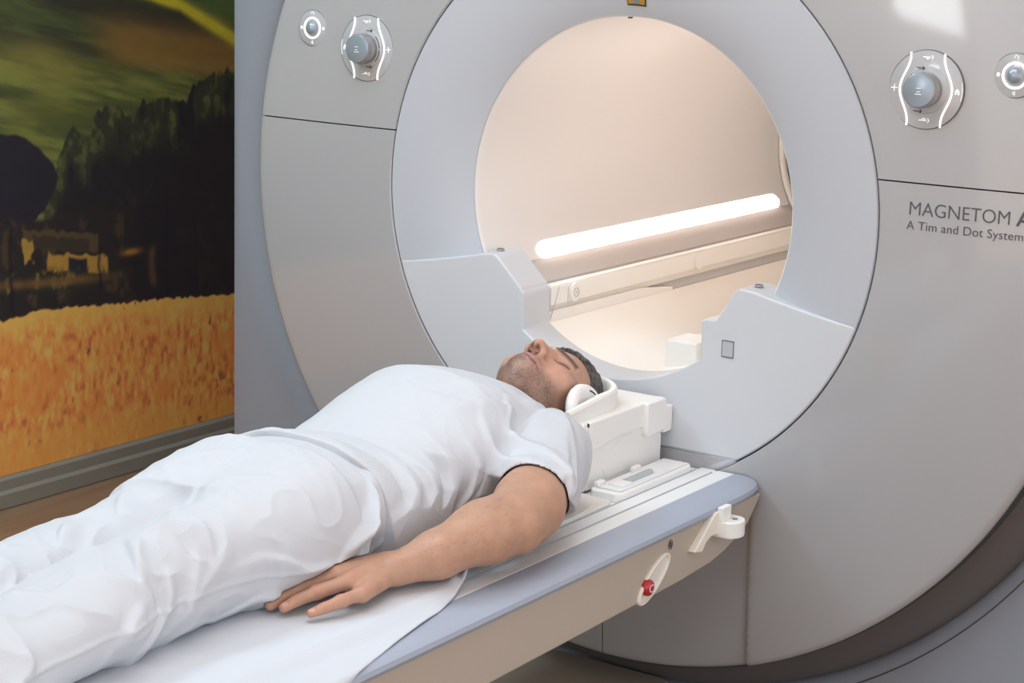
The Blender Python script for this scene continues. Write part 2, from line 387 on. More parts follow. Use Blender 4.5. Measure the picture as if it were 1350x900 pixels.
    V = np.stack([np.full(Y.shape, -2.0), Y, Z], -1).reshape(-1, 3).astype(np.float32)
    # a thin panel: printed front, edges and back
    idx = np.arange(ny*nz).reshape(ny, nz)
    Fq = np.stack([idx[:-1, :-1], idx[1:, :-1], idx[1:, 1:], idx[:-1, 1:]], -1).reshape(-1, 4)
    back = np.array([[-2.012, ys[0], zs[0]], [-2.012, ys[-1], zs[0]], [-2.012, ys[-1], zs[-1]], [-2.012, ys[0], zs[-1]]], np.float32)
    nb = len(V); V = np.concatenate([V, back])
    c = [idx[0, 0], idx[-1, 0], idx[-1, -1], idx[0, -1]]
    side = np.array([[c[i], nb+i, nb+(i+1) % 4, c[(i+1) % 4]] for i in range(4)]+[[nb, nb+3, nb+2, nb+1]])
    fa = np.concatenate([Fq, side])
    me.from_pydata(V.tolist(), [], fa.tolist())
    at = me.color_attributes.new('Col', 'FLOAT_COLOR', 'POINT')
    cc = np.ones((len(V), 4), np.float32); cc[:nb, :3] = col.reshape(-1, 3); cc[nb:, :3] = 0.05
    at.data.foreach_set('color', cc.ravel())
    m = mat('mural_print', (0.2, 0.2, 0.1), 0.55, vcol='Col', spec=0.3)
    return tag(link('landscape_mural', me, m), 'wall-sized landscape mural of green hills, dark trees, farmhouse and golden field on left wall', 'mural')
build_mural()

# ------------------------------------------------------------------ MRI scanner
S = thing('mri_scanner', 'large white ring-shaped MRI scanner with lit round tunnel, behind the patient table', 'mri scanner', (0, 0.1, FZ))
R2, R3, ZS = 0.532, 0.910, 0.098
S_OFF = Vector((0, -0.1, -FZ))
def part(name, bm, m, parent=None, **k):
    """part built in scene coordinates, hung under the scanner"""
    o = obj(name, bm, m, None, **k); p = parent or S
    o.parent = p; w = Vector((0, 0, 0)); q = p
    while q is not None: w += Vector(q.location); q = q.parent
    o.location = -w
    return o
def dome(r): return 0.020*max(0, (r-R2)/(R3-R2))**2
def crease(x, z):
    if z > -0.49: return 0
    t = max(0, min(1, (0.322-abs(x))/0.014)); t = t*t*(3-2*t)
    zz = max(0, min(1, (-0.49-z)/0.03))
    return 0.014*t*zz

def cover(name, cuts, m='cover'):
    """segment of the big domed face; cuts = [(co, no)] half planes to remove"""
    bm = bmesh.new(); N = 720; rr = [R2+0.0015, R2+0.004]+[R2+0.004+(R3-0.012-R2-0.004)*i/44 for i in range(1, 45)]+[R3-0.007, R3-0.003, R3-0.0008, R3]
    rows = []
    for i in range(N):
        a = 2*PI*i/N; row = []
        for k, r in enumerate(rr):
            x, z = r*math.cos(a), r*math.sin(a)
            y = dome(r)+crease(x, z)
            if k == 0: y += 0.0025
            e = r-(R3-0.012)
            if e > 0: y += 0.012-math.sqrt(max(0, 0.012**2-min(e, 0.012)**2))
            row.append(bm.verts.new((x, y, z)))
        row.append(bm.verts.new((R3*math.cos(a), 0.085, R3*math.sin(a))))
        row.insert(0, bm.verts.new(((R2+0.0015)*math.cos(a), 0.05, (R2+0.0015)*math.sin(a))))
        rows.append(row)
    n = len(rows[0])
    for i in range(N):
        j = (i+1) % N
        for k in range(n-1): bm.faces.new((rows[i][k], rows[i][k+1], rows[j][k+1], rows[j][k]))
    for c, no in cuts:
        g = bm.verts[:]+bm.edges[:]+bm.faces[:]
        r = bmesh.ops.bisect_plane(bm, geom=g, plane_co=c, plane_no=no, clear_outer=True)
        ed = [e for e in r['geom_cut'] if isinstance(e, bmesh.types.BMEdge)]
        ex = bmesh.ops.extrude_edge_only(bm, edges=ed)
        vs = [v for v in ex['geom'] if isinstance(v, bmesh.types.BMVert)]
        for v in vs: v.co.y = max(v.co.y, 0.05)
    return part(name, bm, m, auto=True)
g = 0.0013
cover('cover_panel', [((0, 0, ZS+g), (0, 0, -1))])
cover('cover_panel', [((0, 0, ZS-g), (0, 0, 1)), ((-0.005-g, 0, 0), (1, 0, 0))])
cover('cover_panel', [((0, 0, ZS-g), (0, 0, 1)), ((-0.005+g, 0, 0), (-1, 0, 0))])

# dark backing seen through the seams
part('seam_backing', revolve([(R2-0.01, 0.05), (R3-0.004, 0.05), (R3-0.004, 0.084), (R2-0.01, 0.084)], 128), 'gap')
# bottom closure of the face below the lower plate (hidden behind the table end)
bm = bmesh.new(); pts = arc(0, 0, R2+0.001, -90-57.3, -90+57.3, 40)
pts = [p for p in arc(0, 0, R2+0.001, 180+57.6, 360-57.6, 50)]
prism(bm, pts, 0.0005, 0.05); part('sill_panel', bm, 'cover')

# funnel ring and bore lining
prof = []
for i in range(25):
    t = i/24; r = (R2-0.001)-(R2-0.001-0.352)*t
    prof.append((r, 0.036*(0.25*t+0.75*t**3)))
prof[0] = (R2-0.001, 0.0015); 
prof2 = [(R2-0.001, 0.05)]+[(R2-0.001, 0.003)]+[(R2-0.003, 0.0)]+prof[1:]+[(0.3505, 0.039), (0.3505, 0.05)]
part('funnel_ring', revolve(prof2, 256, closed=False), 'ring', auto=True)
BP = [(0.352, 0.039), (0.3495, 0.0395), (0.3485, 0.041), (0.348, 0.05)]+[(0.348+0.0*math.sin(i), 0.05+1.33*i/12) for i in range(1, 13)]+[(0.352, 1.40), (0.37, 1.43), (0.42, 1.47), (0.5, 1.50)]
part('bore_lining', revolve(BP, 256, closed=False), 'bore', smooth=True)
# rear ring opening seam
part('rear_ring', revolve([(0.3475, 1.385), (0.340, 1.39), (0.340, 1.41), (0.3475, 1.415)], 160), 'rail', smooth=True)

# bore light: two long lit diffusers low on either side
M['borelight'] = mat('bore_light_diffuser', (1, 0.95, 0.9), 0.4, emit=(1.0, 0.84, 0.72), estr=12)
def bore_light(sgn):
    bm = bmesh.new(); th0 = math.radians(202.2); th1 = math.radians(209.5); n = 8; L = 60; rows = []
    w = (th1-th0)/2; mid = (th0+th1)/2; y0, y1 = 0.215, 1.335
    rad = 0.35*w
    for i in range(L+1):
        # rounded ends
        t = 0.5-0.5*math.cos(PI*i/L); t = 0.5-0.5*math.cos(PI*t); y = y0+(y1-y0)*t
        e = min(y-y0, y1-y); f = 1 if e > rad*1.6 else math.sqrt(max(0.0, 1-(1-e/(rad*1.6))**2))
        f = max(f, 0.02)
        row = []
        for k in range(n+1):
            a = mid+w*f*(2*k/n-1); r = 0.3455+0.003*abs(2*k/n-1)**3
            row.append(bm.verts.new((-sgn*r*math.cos(a)*-1, y, r*math.sin(a))))
        rows.append(row)
    for i in range(L):
        for k in range(n): bm.faces.new((rows[i][k], rows[i][k+1], rows[i+1][k+1], rows[i+1][k]))
    ol = part('bore_light', bm, 'borelight', smooth=True); ol['label'] = 'glowing light strip along the tunnel wall'
bore_light(1); bore_light(-1)

# lower plate: flat infill of the funnel with stepped notch for the table
left = [(-0.508, -0.165)]
plate = []
NL = [(-0.198, -0.268), (-0.198, -0.196), (-0.204, -0.190), (-0.2065, -0.186), (-0.262, -0.132), (-0.272, -0.126), (-0.30, -0.1285), (-0.34, -0.138), (-0.40, -0.150), (-0.47, -0.162), (-0.505, -0.166)]
NR = [(0.505, -0.166), (0.47, -0.162), (0.40, -0.150), (0.34, -0.138), (0.30, -0.1285), (0.272, -0.126), (0.262, -0.132), (0.228, -0.190), (0.222, -0.191), (0.204, -0.1915), (0.198, -0.196), (0.198, -0.268)]
rO = R2-0.0015
t1 = 180+math.degrees(math.asin(0.166/rO)); t2 = 180+math.degrees(math.asin(0.4475/rO))
halfL = NL[:-1]+arc(0, 0, rO, t1, t2, 24)
halfR = arc(0, 0, rO, 540-t2, 540-t1, 24)+NR[1:]
R_b = math.hypot(0.198, 0.268); tb = math.degrees(math.atan2(0.268, 0.198))
cut = arc(0, 0, R_b, -tb, -180+tb, 32)
full = halfL+halfR+cut[1:-1]
bm = bmesh.new(); prism(bm, full, -0.001, 0.095)
part('lower_plate', bm, 'plate', bevel=0.004, seg=3)
# seam line under the plate is the gap to the sill panel (plate ends 3 mm above it)

# rails on both sides inside the bore
for sx in (-1, 1):
    bm = bmesh.new(); q = [(-0.199, -0.199), (-0.203, -0.1955), (-0.223, -0.1945), (-0.223, -0.200), (-0.262, -0.232), (-0.215, -0.236), (-0.199, -0.236)]
    prism(bm, [(sx*-1*x if sx > 0 else x, z) for x, z in q], 0.10, 1.38)
    rl = part('side_rail', bm, 'rail', bevel=0.003, seg=2)
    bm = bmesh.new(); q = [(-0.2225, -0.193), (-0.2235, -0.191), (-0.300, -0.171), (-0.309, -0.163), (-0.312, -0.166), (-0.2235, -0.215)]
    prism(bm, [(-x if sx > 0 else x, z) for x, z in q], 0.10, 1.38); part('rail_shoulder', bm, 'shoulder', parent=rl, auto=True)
    bm = bmesh.new(); q = [(-0.208, -0.236), (-0.208, -0.250), (-0.240, -0.250), (-0.240, -0.236)]
    prism(bm, [(-x if sx > 0 else x, z) for x, z in q], 0.10, 1.38); part('rail_groove', bm, 'beige', parent=rl)
    bm = bmesh.new(); q = [(0.0965, -0.247), (0.46, -0.247), (0.60, -0.262), (0.60, -0.290), (0.0965, -0.290)]
    xa, xb = (-0.225, -0.200) if sx < 0 else (0.200, 0.225)
    prism(bm, q, xa, xb, 'x'); part('rail_lower_block', bm, 'rail', parent=rl, bevel=0.002)
    if sx < 0:
        for yy in (0.186, 0.71):
            bm = bmesh.new(); bmesh.ops.create_cone(bm, segments=32, radius1=0.021, radius2=0.019, depth=0.006, cap_ends=True, matrix=Matrix.Translation((-0.197, yy, -0.218))@Matrix.Rotation(PI/2, 4, 'Y'))
            k = part('rail_cap', bm, 'rail', parent=rl, bevel=0.001)
            if yy < 0.3:
                k2 = revolve([(0.0085, 0), (0.0095, 0), (0.0095, 0.0012), (0.0085, 0.0012)], 24)
                for v in k2.verts: v.co = Vector((-0.194+v.co.y, yy+v.co.x, -0.218+v.co.z))
                part('cap_ring', k2, 'latch', parent=rl)
                k3 = bmesh.new(); bmesh.ops.create_uvsphere(k3, u_segments=10, v_segments=6, radius=0.002, matrix=Matrix.Translation((-0.1935, yy, -0.218))); part('cap_dot', k3, 'latch', parent=rl)
        bm = bmesh.new(); tube(bm, [(-0.1985, 0.128, -0.200), (-0.1985, 0.112, -0.236), (-0.1985, 0.098, -0.262)], 0.0008, 6); part('rail_seam', bm, 'latch', parent=rl)
        bm = bmesh.new(); tube(bm, [(-0.1985, 0.162, -0.205), (-0.1985, 0.162, -0.236)], 0.0006, 6); part('rail_seam', bm, 'latch', parent=rl)

# bore bed: shallow trough between the rails
bm = bmesh.new(); inn = arc(0, 0, 0.334, -180+53.5, -53.5, 40); outt = arc(0, 0, 0.347, -53.5, -180+53.5, 40)
prism(bm, inn+outt, 0.0955, 1.38); part('bore_bed', bm, 'bed', auto=True)
for (x0, x1, y0, y1, zt) in ((-0.02, 0.055, 0.30, 0.48, -0.305), (0.045, 0.115, 0.14, 0.225, -0.268), ):
    bm = bmesh.new(); box(bm, x0, x1, y0, y1, -0.336, zt-0.006); part('coil_socket', bm, 'rail', bevel=0.004)

# screws on the notch ledges, tiny hole on top of bore, warning sticker, square label
for x, y, z, s in ((-0.288, 0.045, -0.1255, 1), (0.288, 0.045, -0.1255, 1)):
    bm = bmesh.new(); bmesh.ops.create_cone(bm, segments=24, radius1=0.0085, radius2=0.0075, depth=0.003, cap_ends=True, matrix=Matrix.Translation((x, y, z+0.0015)))
    k = part('screw_cap', bm, 'screw'); 
    bm = bmesh.new(); box(bm, x-0.006, x+0.006, y-0.0012, y+0.0012, z+0.003, z+0.0036); part('slot', bm, 'mark', parent=k)
bm = bmesh.new(); bmesh.ops.create_uvsphere(bm, u_segments=12, v_segments=8, radius=0.0045, matrix=Matrix.Translation((-0.022, 0.065, 0.346))@Matrix.Diagonal((1.2, 1, .5, 1))); part('bore_hole', bm, 'mark')
def curved_patch(name, x0, x1, r0, r1, yoff, m):
    bm = bmesh.new(); n = 6; rows = []
    def fy(r):
        t = (R2-0.001-r)/(R2-0.001-0.352); return 0.036*(0.25*t+0.75*t**3)
    for i in range(n+1):
        x = x0+(x1-x0)*i/n; row = []
        for k in range(n+1):
            r = r0+(r1-r0)*k/n; row.append(bm.verts.new((x*r/r0, fy(r)-yoff, math.sqrt(r*r-x*x))))
        rows.append(row)
    for i in range(n):
        for k in range(n): bm.faces.new((rows[i][k], rows[i+1][k], rows[i+1][k+1], rows[i][k+1]))
    bmesh.ops.solidify(bm, geom=bm.faces[:], thickness=0.0006)
    return part(name, bm, m)
w = curved_patch('warning_sticker', -0.006, 0.034, 0.370, 0.410, 0.0012, 'mark')
w['label'] = 'orange and yellow warning sticker with dark border'
def sub(o, par):
    o.parent = par; o.location = (0, 0, 0); return o
for a in ((-0.004, 0.032, 0.3725, 0.386, 'yellow'), (-0.004, 0.032, 0.387, 0.408, 'orange'), (0.006, 0.021, 0.3745, 0.384, 'latch')):
    sub(curved_patch('sticker_print', a[0], a[1], a[2], a[3], 0.0020 if a[4] != 'latch' else 0.0026, a[4]), w)
for (x, z) in ((0.255, -0.241),):
    bm = bmesh.new(); box(bm, x-0.012, x+0.012, -0.0022, 0, z-0.0155, z+0.0155); sl = part('info_label', bm, 'ring', bevel=0.001)
    for zz in (z-0.0155, z+0.0145):
        bm = bmesh.new(); box(bm, x-0.012, x+0.012, -0.0028, -0.0015, zz, zz+0.0014); part('label_edge', bm, 'mark', parent=sl)
    for xx in (x-0.012, x+0.0112):
        bm = bmesh.new(); box(bm, xx, xx+0.0008, -0.0027, -0.0015, z-0.0155, z+0.0155); part('label_edge', bm, 'mark', parent=sl)
    for k in range(5):
        bm = bmesh.new(); box(bm, x-0.008, x+0.008-0.003*(k % 2), -0.0025, -0.0015, z+0.010-0.0045*k, z+0.0108-0.0045*k); part('label_print', bm, 'latch', parent=sl)

# housing: the body behind the round face, with a round recess
def housing():
    bm = bmesh.new(); RH = 0.978; N = 256
    hw, zt, zb, rc = 1.06, 1.08, FZ, 0.10
    # front: ring of quads between the recess circle and the boxy outline
    def outline(a):
        c, s = math.cos(a), math.sin(a)
        t = min(hw/abs(c) if abs(c) > 1e-6 else 9, (zt/s if s > 1e-6 else (zb/s if s < -1e-6 else 9)))
        return (c*t, s*t)
    prof = [(RH-0.002, 0.150), (RH-0.0015, 0.138), (RH+0.001, 0.130), (RH+0.005, 0.1245), (RH+0.011, 0.119), (RH+0.020, 0.1145), (RH+0.032, 0.1095)]
    prof2 = [(RH+0.046, 0.105), (RH+0.06, 0.103)]
    rows = []
    for i in range(N):
        a = 2*PI*i/N; c, s = math.cos(a), math.sin(a)
        row = []
        for r, y in prof+prof2:
            rr = min(r, 9); x, z = rr*c, rr*s
            row.append(bm.verts.new((max(-hw, min(hw, x)), y, max(zb, min(zt, z)))))
        ox, oz = outline(a)
        row.append(bm.verts.new((ox*0.988, 0.103, oz if oz < 0 and abs(oz-zb) < 1e-3 else oz*0.988)))
        row.append(bm.verts.new((ox*0.996, 0.107, oz if oz < 0 and abs(oz-zb) < 1e-3 else oz*0.996)))
        row.append(bm.verts.new((ox, 0.116, oz)))
        row.append(bm.verts.new((ox, 1.35, oz)))
        row.append(bm.verts.new((ox*0.9, 1.50, oz if oz < 0 else oz*0.9)))
        row.append(bm.verts.new((0.5*c, 1.50, 0.5*s)))
        rows.append(row)
    n = len(rows[0])
    for i in range(N):
        j = (i+1) % N
        for k in range(n-1): bm.faces.new((rows[i][k], rows[i][k+1], rows[j][k+1], rows[j][k]))
    return part('housing', bm, 'housing', auto=True)
housing()
part('housing_seam', revolve([(1.0018, 0.1108), (1.0040, 0.1108), (1.0040, 0.116), (1.0018, 0.116)], 200, math.radians(-80), math.radians(20)), 'gap')
# recess floor: dark grey ring behind the face
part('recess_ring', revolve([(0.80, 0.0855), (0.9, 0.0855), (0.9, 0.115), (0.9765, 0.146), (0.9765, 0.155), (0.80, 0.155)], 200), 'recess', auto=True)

part('edge_gap_shadow', revolve([(R3-0.002, 0.040), (R3+0.0022, 0.040), (R3+0.0022, 0.080), (R3-0.002, 0.080)], 256), 'gap')  # dark ring added to draw the shadow line of the gap round the face
# control panels
def icon(par, name, pts_list, cx, cz, y, m='iconw', r=0.0008, n=6):
    bm = bmesh.new()
    for pts in pts_list: tube(bm, [(cx+a, y, cz+b) for a, b in pts], r, n)
    return part(name, bm, m, parent=par)
def disc(par, name, cx, cz, r, y0, y1, m, edge=0.002, n=64, r_in=0):
    prof = [(r_in, y1), (r_in, y0), (r-edge, y0), (r-edge*0.3, y0+edge*0.3), (r, y0+edge), (r, y1)] if r_in else [(0.0001, y0), (r-edge, y0), (r-edge*0.3, y0+edge*0.3), (r, y0+edge), (r, y1), (0.0001, y1)]
    return part(name, revolve(prof, n, cx=cx, cz=cz), m, parent=par, auto=True)
def big_dial(cx, cz, rt):
    y = dome(math.hypot(cx, cz))
    p = disc(None, 'control_panel', cx, cz, 0.066, y-0.0025, y+0.01, 'glass', 0.0015)
    p['label'] = 'round control panel with large dial and lit curves, %s tunnel side' % ('right' if cx > 0 else 'left')
    disc(p, 'panel_rim', cx, cz, 0.0672, y-0.0015, y+0.01, 'recess', 0.0005, r_in=0.0662)
    s = 1 if cx > 0 else -1
    disc(p, 'dial_base', cx, cz, 0.040, y-0.0055, y, 'glass', 0.003)
    k = disc(p, 'dial_knob', cx, cz, 0.030, y-0.034, y-0.004, 'knobside', 0.003)
    disc(k, 'dial_face', cx, cz, 0.0275, y-0.0352, y-0.030, 'knob', 0.0015)
    for q, wd in ((0.004, 0.004), (-0.002, 0.003), (-0.006, 0.006)):
        icon(k, 'dial_print', [[(-wd, q), (wd, q)]], cx, cz, y-0.0355, r=0.0006)
    for sg in (-1, 1):
        pts = []
        for i in range(33):
            t = -1+2*i/32; z = t*0.0615
            x = 0.030+0.0165*0.5*(1+math.cos(PI*min(1, abs(t)*1.12)))
            pts.append((cx+sg*x, y-0.0035, cz+z))
        bm = bmesh.new(); tube(bm, pts, 0.0017, 8); part('light_strip', bm, 'strip', parent=p)
    icon(p, 'plus_sign', [[(-0.006, 0), (0.006, 0)], [(0, -0.006), (0, 0.006)]], cx-s*0.0565, cz, y-0.003)
    # little house
    hx = cx+s*0.0555
    bm = bmesh.new(); prism(bm, [(hx-0.0038, cz-0.005), (hx-0.0012, cz-0.005), (hx-0.0012, cz-0.001), (hx+0.0012, cz-0.001), (hx+0.0012, cz-0.005), (hx+0.0038, cz-0.005), (hx+0.0038, cz+0.001), (hx, cz+0.0055), (hx-0.0038, cz+0.001)], y-0.0032, y-0.0022)
    part('home_sign', bm, 'iconw', parent=p)
    icon(p, 'edge_mark', [[(s*0.0645*math.cos(t), 0.0645*math.sin(t)) for t in [(-8+2*i)*0.03 for i in range(9)]]], cx, cz, y-0.003, r=0.0006)
    for sz in (1, -1):
        zc = cz+sz*0.053
        icon(p, 'table_sign', [[(-0.009, 0.0015), (0.005, 0.0015)], [(-0.004, -0.001*sz+0.0015), (0, -0.004*sz+0.0015), (0.003, -0.001*sz+0.0015)], [(0.007, 0.005), (0.0095, 0.0015), (0.007, -0.002)]], cx, zc, y-0.003, r=0.0009)
        icon(p, 'table_arrow', [[(-0.008, 0), (0.006, 0)], [(0.003, 0.003), (0.0065, 0), (0.003, -0.003)]], cx-s*0.010, cz+sz*0.0365, y-0.0062, 'mark', 0.0008)
        icon(p, 'dial_arc', [[(-s*0.0355*math.cos(t), sz*0.0355*math.sin(t)) for t in [0.06+0.09*i for i in range(9)]]], cx, cz, y-0.006, 'mark', 0.0009)
    for sz in (1, -1):
        icon(p, 'panel_line', [[(-s*0.0505, sz*0.0125), (-s*0.0645, sz*0.0125)]], cx, cz, y-0.0026, 'latch', 0.0003)
        icon(p, 'panel_line', [[(s*0.049, sz*0.0145), (s*0.0635, sz*0.0145)]], cx, cz, y-0.0026, 'latch', 0.0003)
def small_dial(cx, cz):
    y = dome(math.hypot(cx, cz))
    p = disc(None, 'control_panel', cx, cz, 0.0365, y-0.0025, y+0.01, 'glass', 0.0012)
    p['label'] = 'small round control with glowing ring, far %s side' % ('right' if cx > 0 else 'left')
    disc(p, 'panel_rim', cx, cz, 0.0374, y-0.0015, y+0.01, 'recess', 0.0004, r_in=0.0366)
    bm = bmesh.new(); tube(bm, [(cx+0.0205*math.cos(t), y-0.003, cz+0.0205*math.sin(t)) for t in [2*PI*i/48 for i in range(49)]], 0.0022, 8, cap=False); part('light_ring', bm, 'strip', parent=p)
    bm = bmesh.new(); bmesh.ops.create_uvsphere(bm, u_segments=24, v_segments=16, radius=0.0145, matrix=Matrix.Translation((cx, y-0.004, cz))@Matrix.Diagonal((1, 0.75, 1, 1))); part('push_button', bm, 'knob', parent=p, smooth=True)
    icon(p, 'headphone_sign', [[(0.0035*math.cos(t), 0.0035*math.sin(t)) for t in [-0.6+0.4*i for i in range(11)]]], cx, cz+0.029, y-0.003, r=0.0008)
    icon(p, 'speaker_sign', [[(-0.002, -0.0005), (0.0015, -0.003), (0.0015, 0.003), (-0.002, 0.0005)]], cx, cz-0.029, y-0.003, r=0.0009)
    for sg in (-1, 1):
        bm = bmesh.new(); bmesh.ops.create_uvsphere(bm, u_segments=12, v_segments=8, radius=0.0032, matrix=Matrix.Translation((cx+sg*0.029, y-0.0025, cz))@Matrix.Diagonal((1, 0.3, 1.2, 1))); part('lamp_sign', bm, 'iconw', parent=p)
    for k in range(4):
        t = PI/4+k*PI/2
        icon(p, 'panel_line', [[(0.025*math.cos(t), 0.025*math.sin(t)), (0.035*math.cos(t), 0.035*math.sin(t))]], cx, cz, y-0.0026, 'latch', 0.0003)
big_dial(0.6005, 0.257, 1); big_dial(-0.6005, 0.257, -1)
small_dial(0.750, 0.290); small_dial(-0.750, 0.290)

# lettering on the face
def text(body, size, x, z, m, name, bold=0.0, sp=1.0, sx=1.0):
    cu = bpy.data.curves.new('tmp', 'FONT'); cu.body = body; cu.size = size; cu.extrude = 0.0004; cu.offset = bold; cu.space_character = sp
    o = bpy.data.objects.new('tmp', cu); COL.objects.link(o)
    dg = bpy.context.evaluated_depsgraph_get(); me = bpy.data.meshes.new_from_object(o.evaluated_get(dg))
    bpy.data.objects.remove(o); bpy.data.curves.remove(cu)
    me.name = name
    for v in me.vertices:
        X, Z = x+v.co.x*sx, z+v.co.y
        v.co = Vector((X, dome(math.hypot(X, Z))-0.0006-v.co.z, Z))
    me.materials.clear(); me.materials.append(M[m])
    q = bpy.data.objects.new(name, me); COL.objects.link(q); q.parent = S; q.location = -Vector(S.location)
    return q
TX = text('MAGNETOM', 0.0335, 0.5845, 0.0435, 'letter', 'lettering', -0.0004, 1.0, 0.945)
TA = text('A', 0.0335, 0.7735, 0.0435, 'letter', 'lettering', 0.0006)
TB = text('A Tim and Dot System', 0.0215, 0.5835, 0.0185, 'letter', 'lettering', -0.0002, 1.02)

# ------------------------------------------------------------------ patient table
T = thing('patient_table', 'white patient table with grey edge bumper running into the scanner', 'patient table', (0, -1.2, FZ))
def tpart(name, bm, m, parent=None, **k): return part(name, bm, m, parent=parent or T, **k)
YE, YF = -0.003, -2.75
# top: slab profile across x
def table_top():
    bm = bmesh.new()
    q = [(-0.285, -0.472), (-0.252, -0.472), (-0.247, -0.4735), (-0.243, -0.472), (-0.216, -0.472), (-0.212, -0.476), (0.212, -0.476), (0.216, -0.472), (0.243, -0.472), (0.247, -0.4735), (0.252, -0.472), (0.285, -0.472), (0.285, -0.52), (-0.285, -0.52)]
    prism(bm, q, YF, YE-0.002); return tpart('table_top', bm, 'top', bevel=0.0015)
table_top()
for sx in (1, -1):
    for x in (0.247, 0.214):
        bm = bmesh.new(); box(bm, sx*x-0.0012, sx*x+0.0012, YF+0.05, YE-0.02, -0.4738, -0.4715); tpart('groove', bm, 'latch')
# grey bumper all round: swept profile
def bumper():
    bm = bmesh.new()
    q = [(0.285, -0.4722), (0.322, -0.4722), (0.342, -0.4745), (0.350, -0.480), (0.352, -0.487), (0.348, -0.494), (0.34, -0.497), (0.285, -0.497)]
    for sx in (1, -1):
        A = []
        path = [(YF, 0), (-0.10, 0), (-0.05, -0.004), (-0.02, -0.010), (YE-0.001, -0.020)]
        rows = [[bm.verts.new((sx*(x+(dx if x > 0.3 else 0)), y, z)) for x, z in q] for y, dx in path]
        for i in range(len(rows)-1):
            for k in range(len(q)):
                l = (k+1) % len(q); bm.faces.new((rows[i][k], rows[i][l], rows[i+1][l], rows[i+1][k]))
        bm.faces.new(rows[0]); bm.faces.new(rows[-1][::-1])
    box(bm, -0.285, 0.285, YF-0.06, YF, -0.497, -0.4722)
    return tpart('edge_bumper', bm, 'bumper', auto=True)
bumper()
# fascia (side profile in y,z)
for sx in (1, -1):
    bm = bmesh.new()
    q = [(YF+0.2, -0.497), (-0.006, -0.497), (-0.010, -0.505), (-0.052, -0.545), (-0.105, -0.565), (-0.14, -0.576), (-0.19, -0.5845), (-0.30, -0.590), (-0.60, -0.5925), (-1.2, -0.596), (YF+0.25, -0.60)]
    xa, xb = (0.318, 0.342) if sx > 0 else (-0.342, -0.318)
    prism(bm, q, xa, xb, 'x'); fa = tpart('side_fascia', bm, 'fascia', bevel=0.004, seg=3)
    if sx > 0: FASC = fa
bm = bmesh.new(); box(bm, -0.318, 0.318, YF+0.2, -0.03, -0.545, -0.52); tpart('underside_panel', bm, 'fascia')
# pedestal and foot
bm = bmesh.new(); box(bm, -0.20, 0.10, -2.3, -1.25, -0.967, -0.545); tpart('pedestal', bm, 'fascia', bevel=0.02, seg=4)
bm = bmesh.new(); q = [(-0.34, -2.4), (0.10, -2.4), (0.13, -2.36), (0.13, -0.6), (0.106, 0.11), (0.098, 0.128), (0.078, 0.136), (-0.34, 0.136)]
prism(bm, q, FZ+0.001, -0.968, 'z'); part('base_cover', bm, 'fascia', bevel=0.008, seg=3)

# emergency stop in an oval recess, on the near fascia
def on_fascia(bm): return bm
def oval(c, L, W, ang, n=40):
    ca, sa = math.cos(ang), math.sin(ang); pts = []
    for i in range(n):
        t = 2*PI*i/n; u, v = math.cos(t)*L*(abs(math.cos(t))**-0.0), math.sin(t)*W
        pts.append((c[0]+u*ca-v*sa, c[1]+u*sa+v*ca))
    return pts
ec, ang = (-0.397, -0.5585), math.radians(33)
def ring(name, L, W, w, x0, x1, m, par):
    A = oval(ec, L, W, ang); B = oval(ec, L-w, W-w, ang); bm = bmesh.new()
    v = [[bm.verts.new((x, *p)) for p in P] for P, x in ((A, x0), (A, x1-0.002), (oval(ec, L-w*0.3, W-w*0.3, ang), x1), (oval(ec, L-w*0.8, W-w*0.8, ang), x1), (B, x1-0.003), (B, x0))]
    n = len(A)
    for k in range(len(v)-1):
        for i in range(n): bm.faces.new((v[k][i], v[k][(i+1) % n], v[k+1][(i+1) % n], v[k+1][i]))
    return tpart(name, bm, m, parent=par, auto=True)
es = ring('emergency_stop', 0.058, 0.0215, 0.0045, 0.340, 0.3475, 'bracket', None)
es['label'] = 'oval recess with red emergency stop button'
bm = bmesh.new(); prism(bm, oval(ec, 0.0545, 0.018, ang), 0.3405, 0.3425, 'x'); tpart('recess_plate', bm, 'beige', parent=es)
bc = (-0.421, -0.5665)
bm = bmesh.new(); prof = [(0.0001, 0.012), (0.008, 0.0118), (0.0125, 0.010), (0.0145, 0.006), (0.0145, 0)]
for i in range(28):
    pass
bmr = revolve(prof, 32, closed=False)
for v in bmr.verts: v.co = Vector((0.3425+v.co.y, bc[0]+v.co.x, bc[1]+v.co.z))
tpart('stop_button', bmr, 'red', parent=es, smooth=True)
b3 = revolve([(0.0055, 0), (0.0068, 0), (0.0068, 0.0008), (0.0055, 0.0008)], 20, math.radians(40), math.radians(300))
for v in b3.verts: v.co = Vector((0.3543+v.co.y, bc[0]+v.co.x, bc[1]+v.co.z))
tpart('button_mark', b3, 'plastic', parent=es)
# little dark symbol above it
bm = bmesh.new()
for rr in (0.0085, 0.0045):
    tube(bm, [(0.3425, -0.342+rr*0.8*math.cos(t), -0.5125+rr*math.sin(t)) for t in [2*PI*i/20 for i in range(21)]], 0.0006, 6, cap=False)
tube(bm, [(0.3425, -0.342, -0.506), (0.3425, -0.342, -0.519)], 0.0007, 6)
tpart('power_symbol', bm, 'mark')

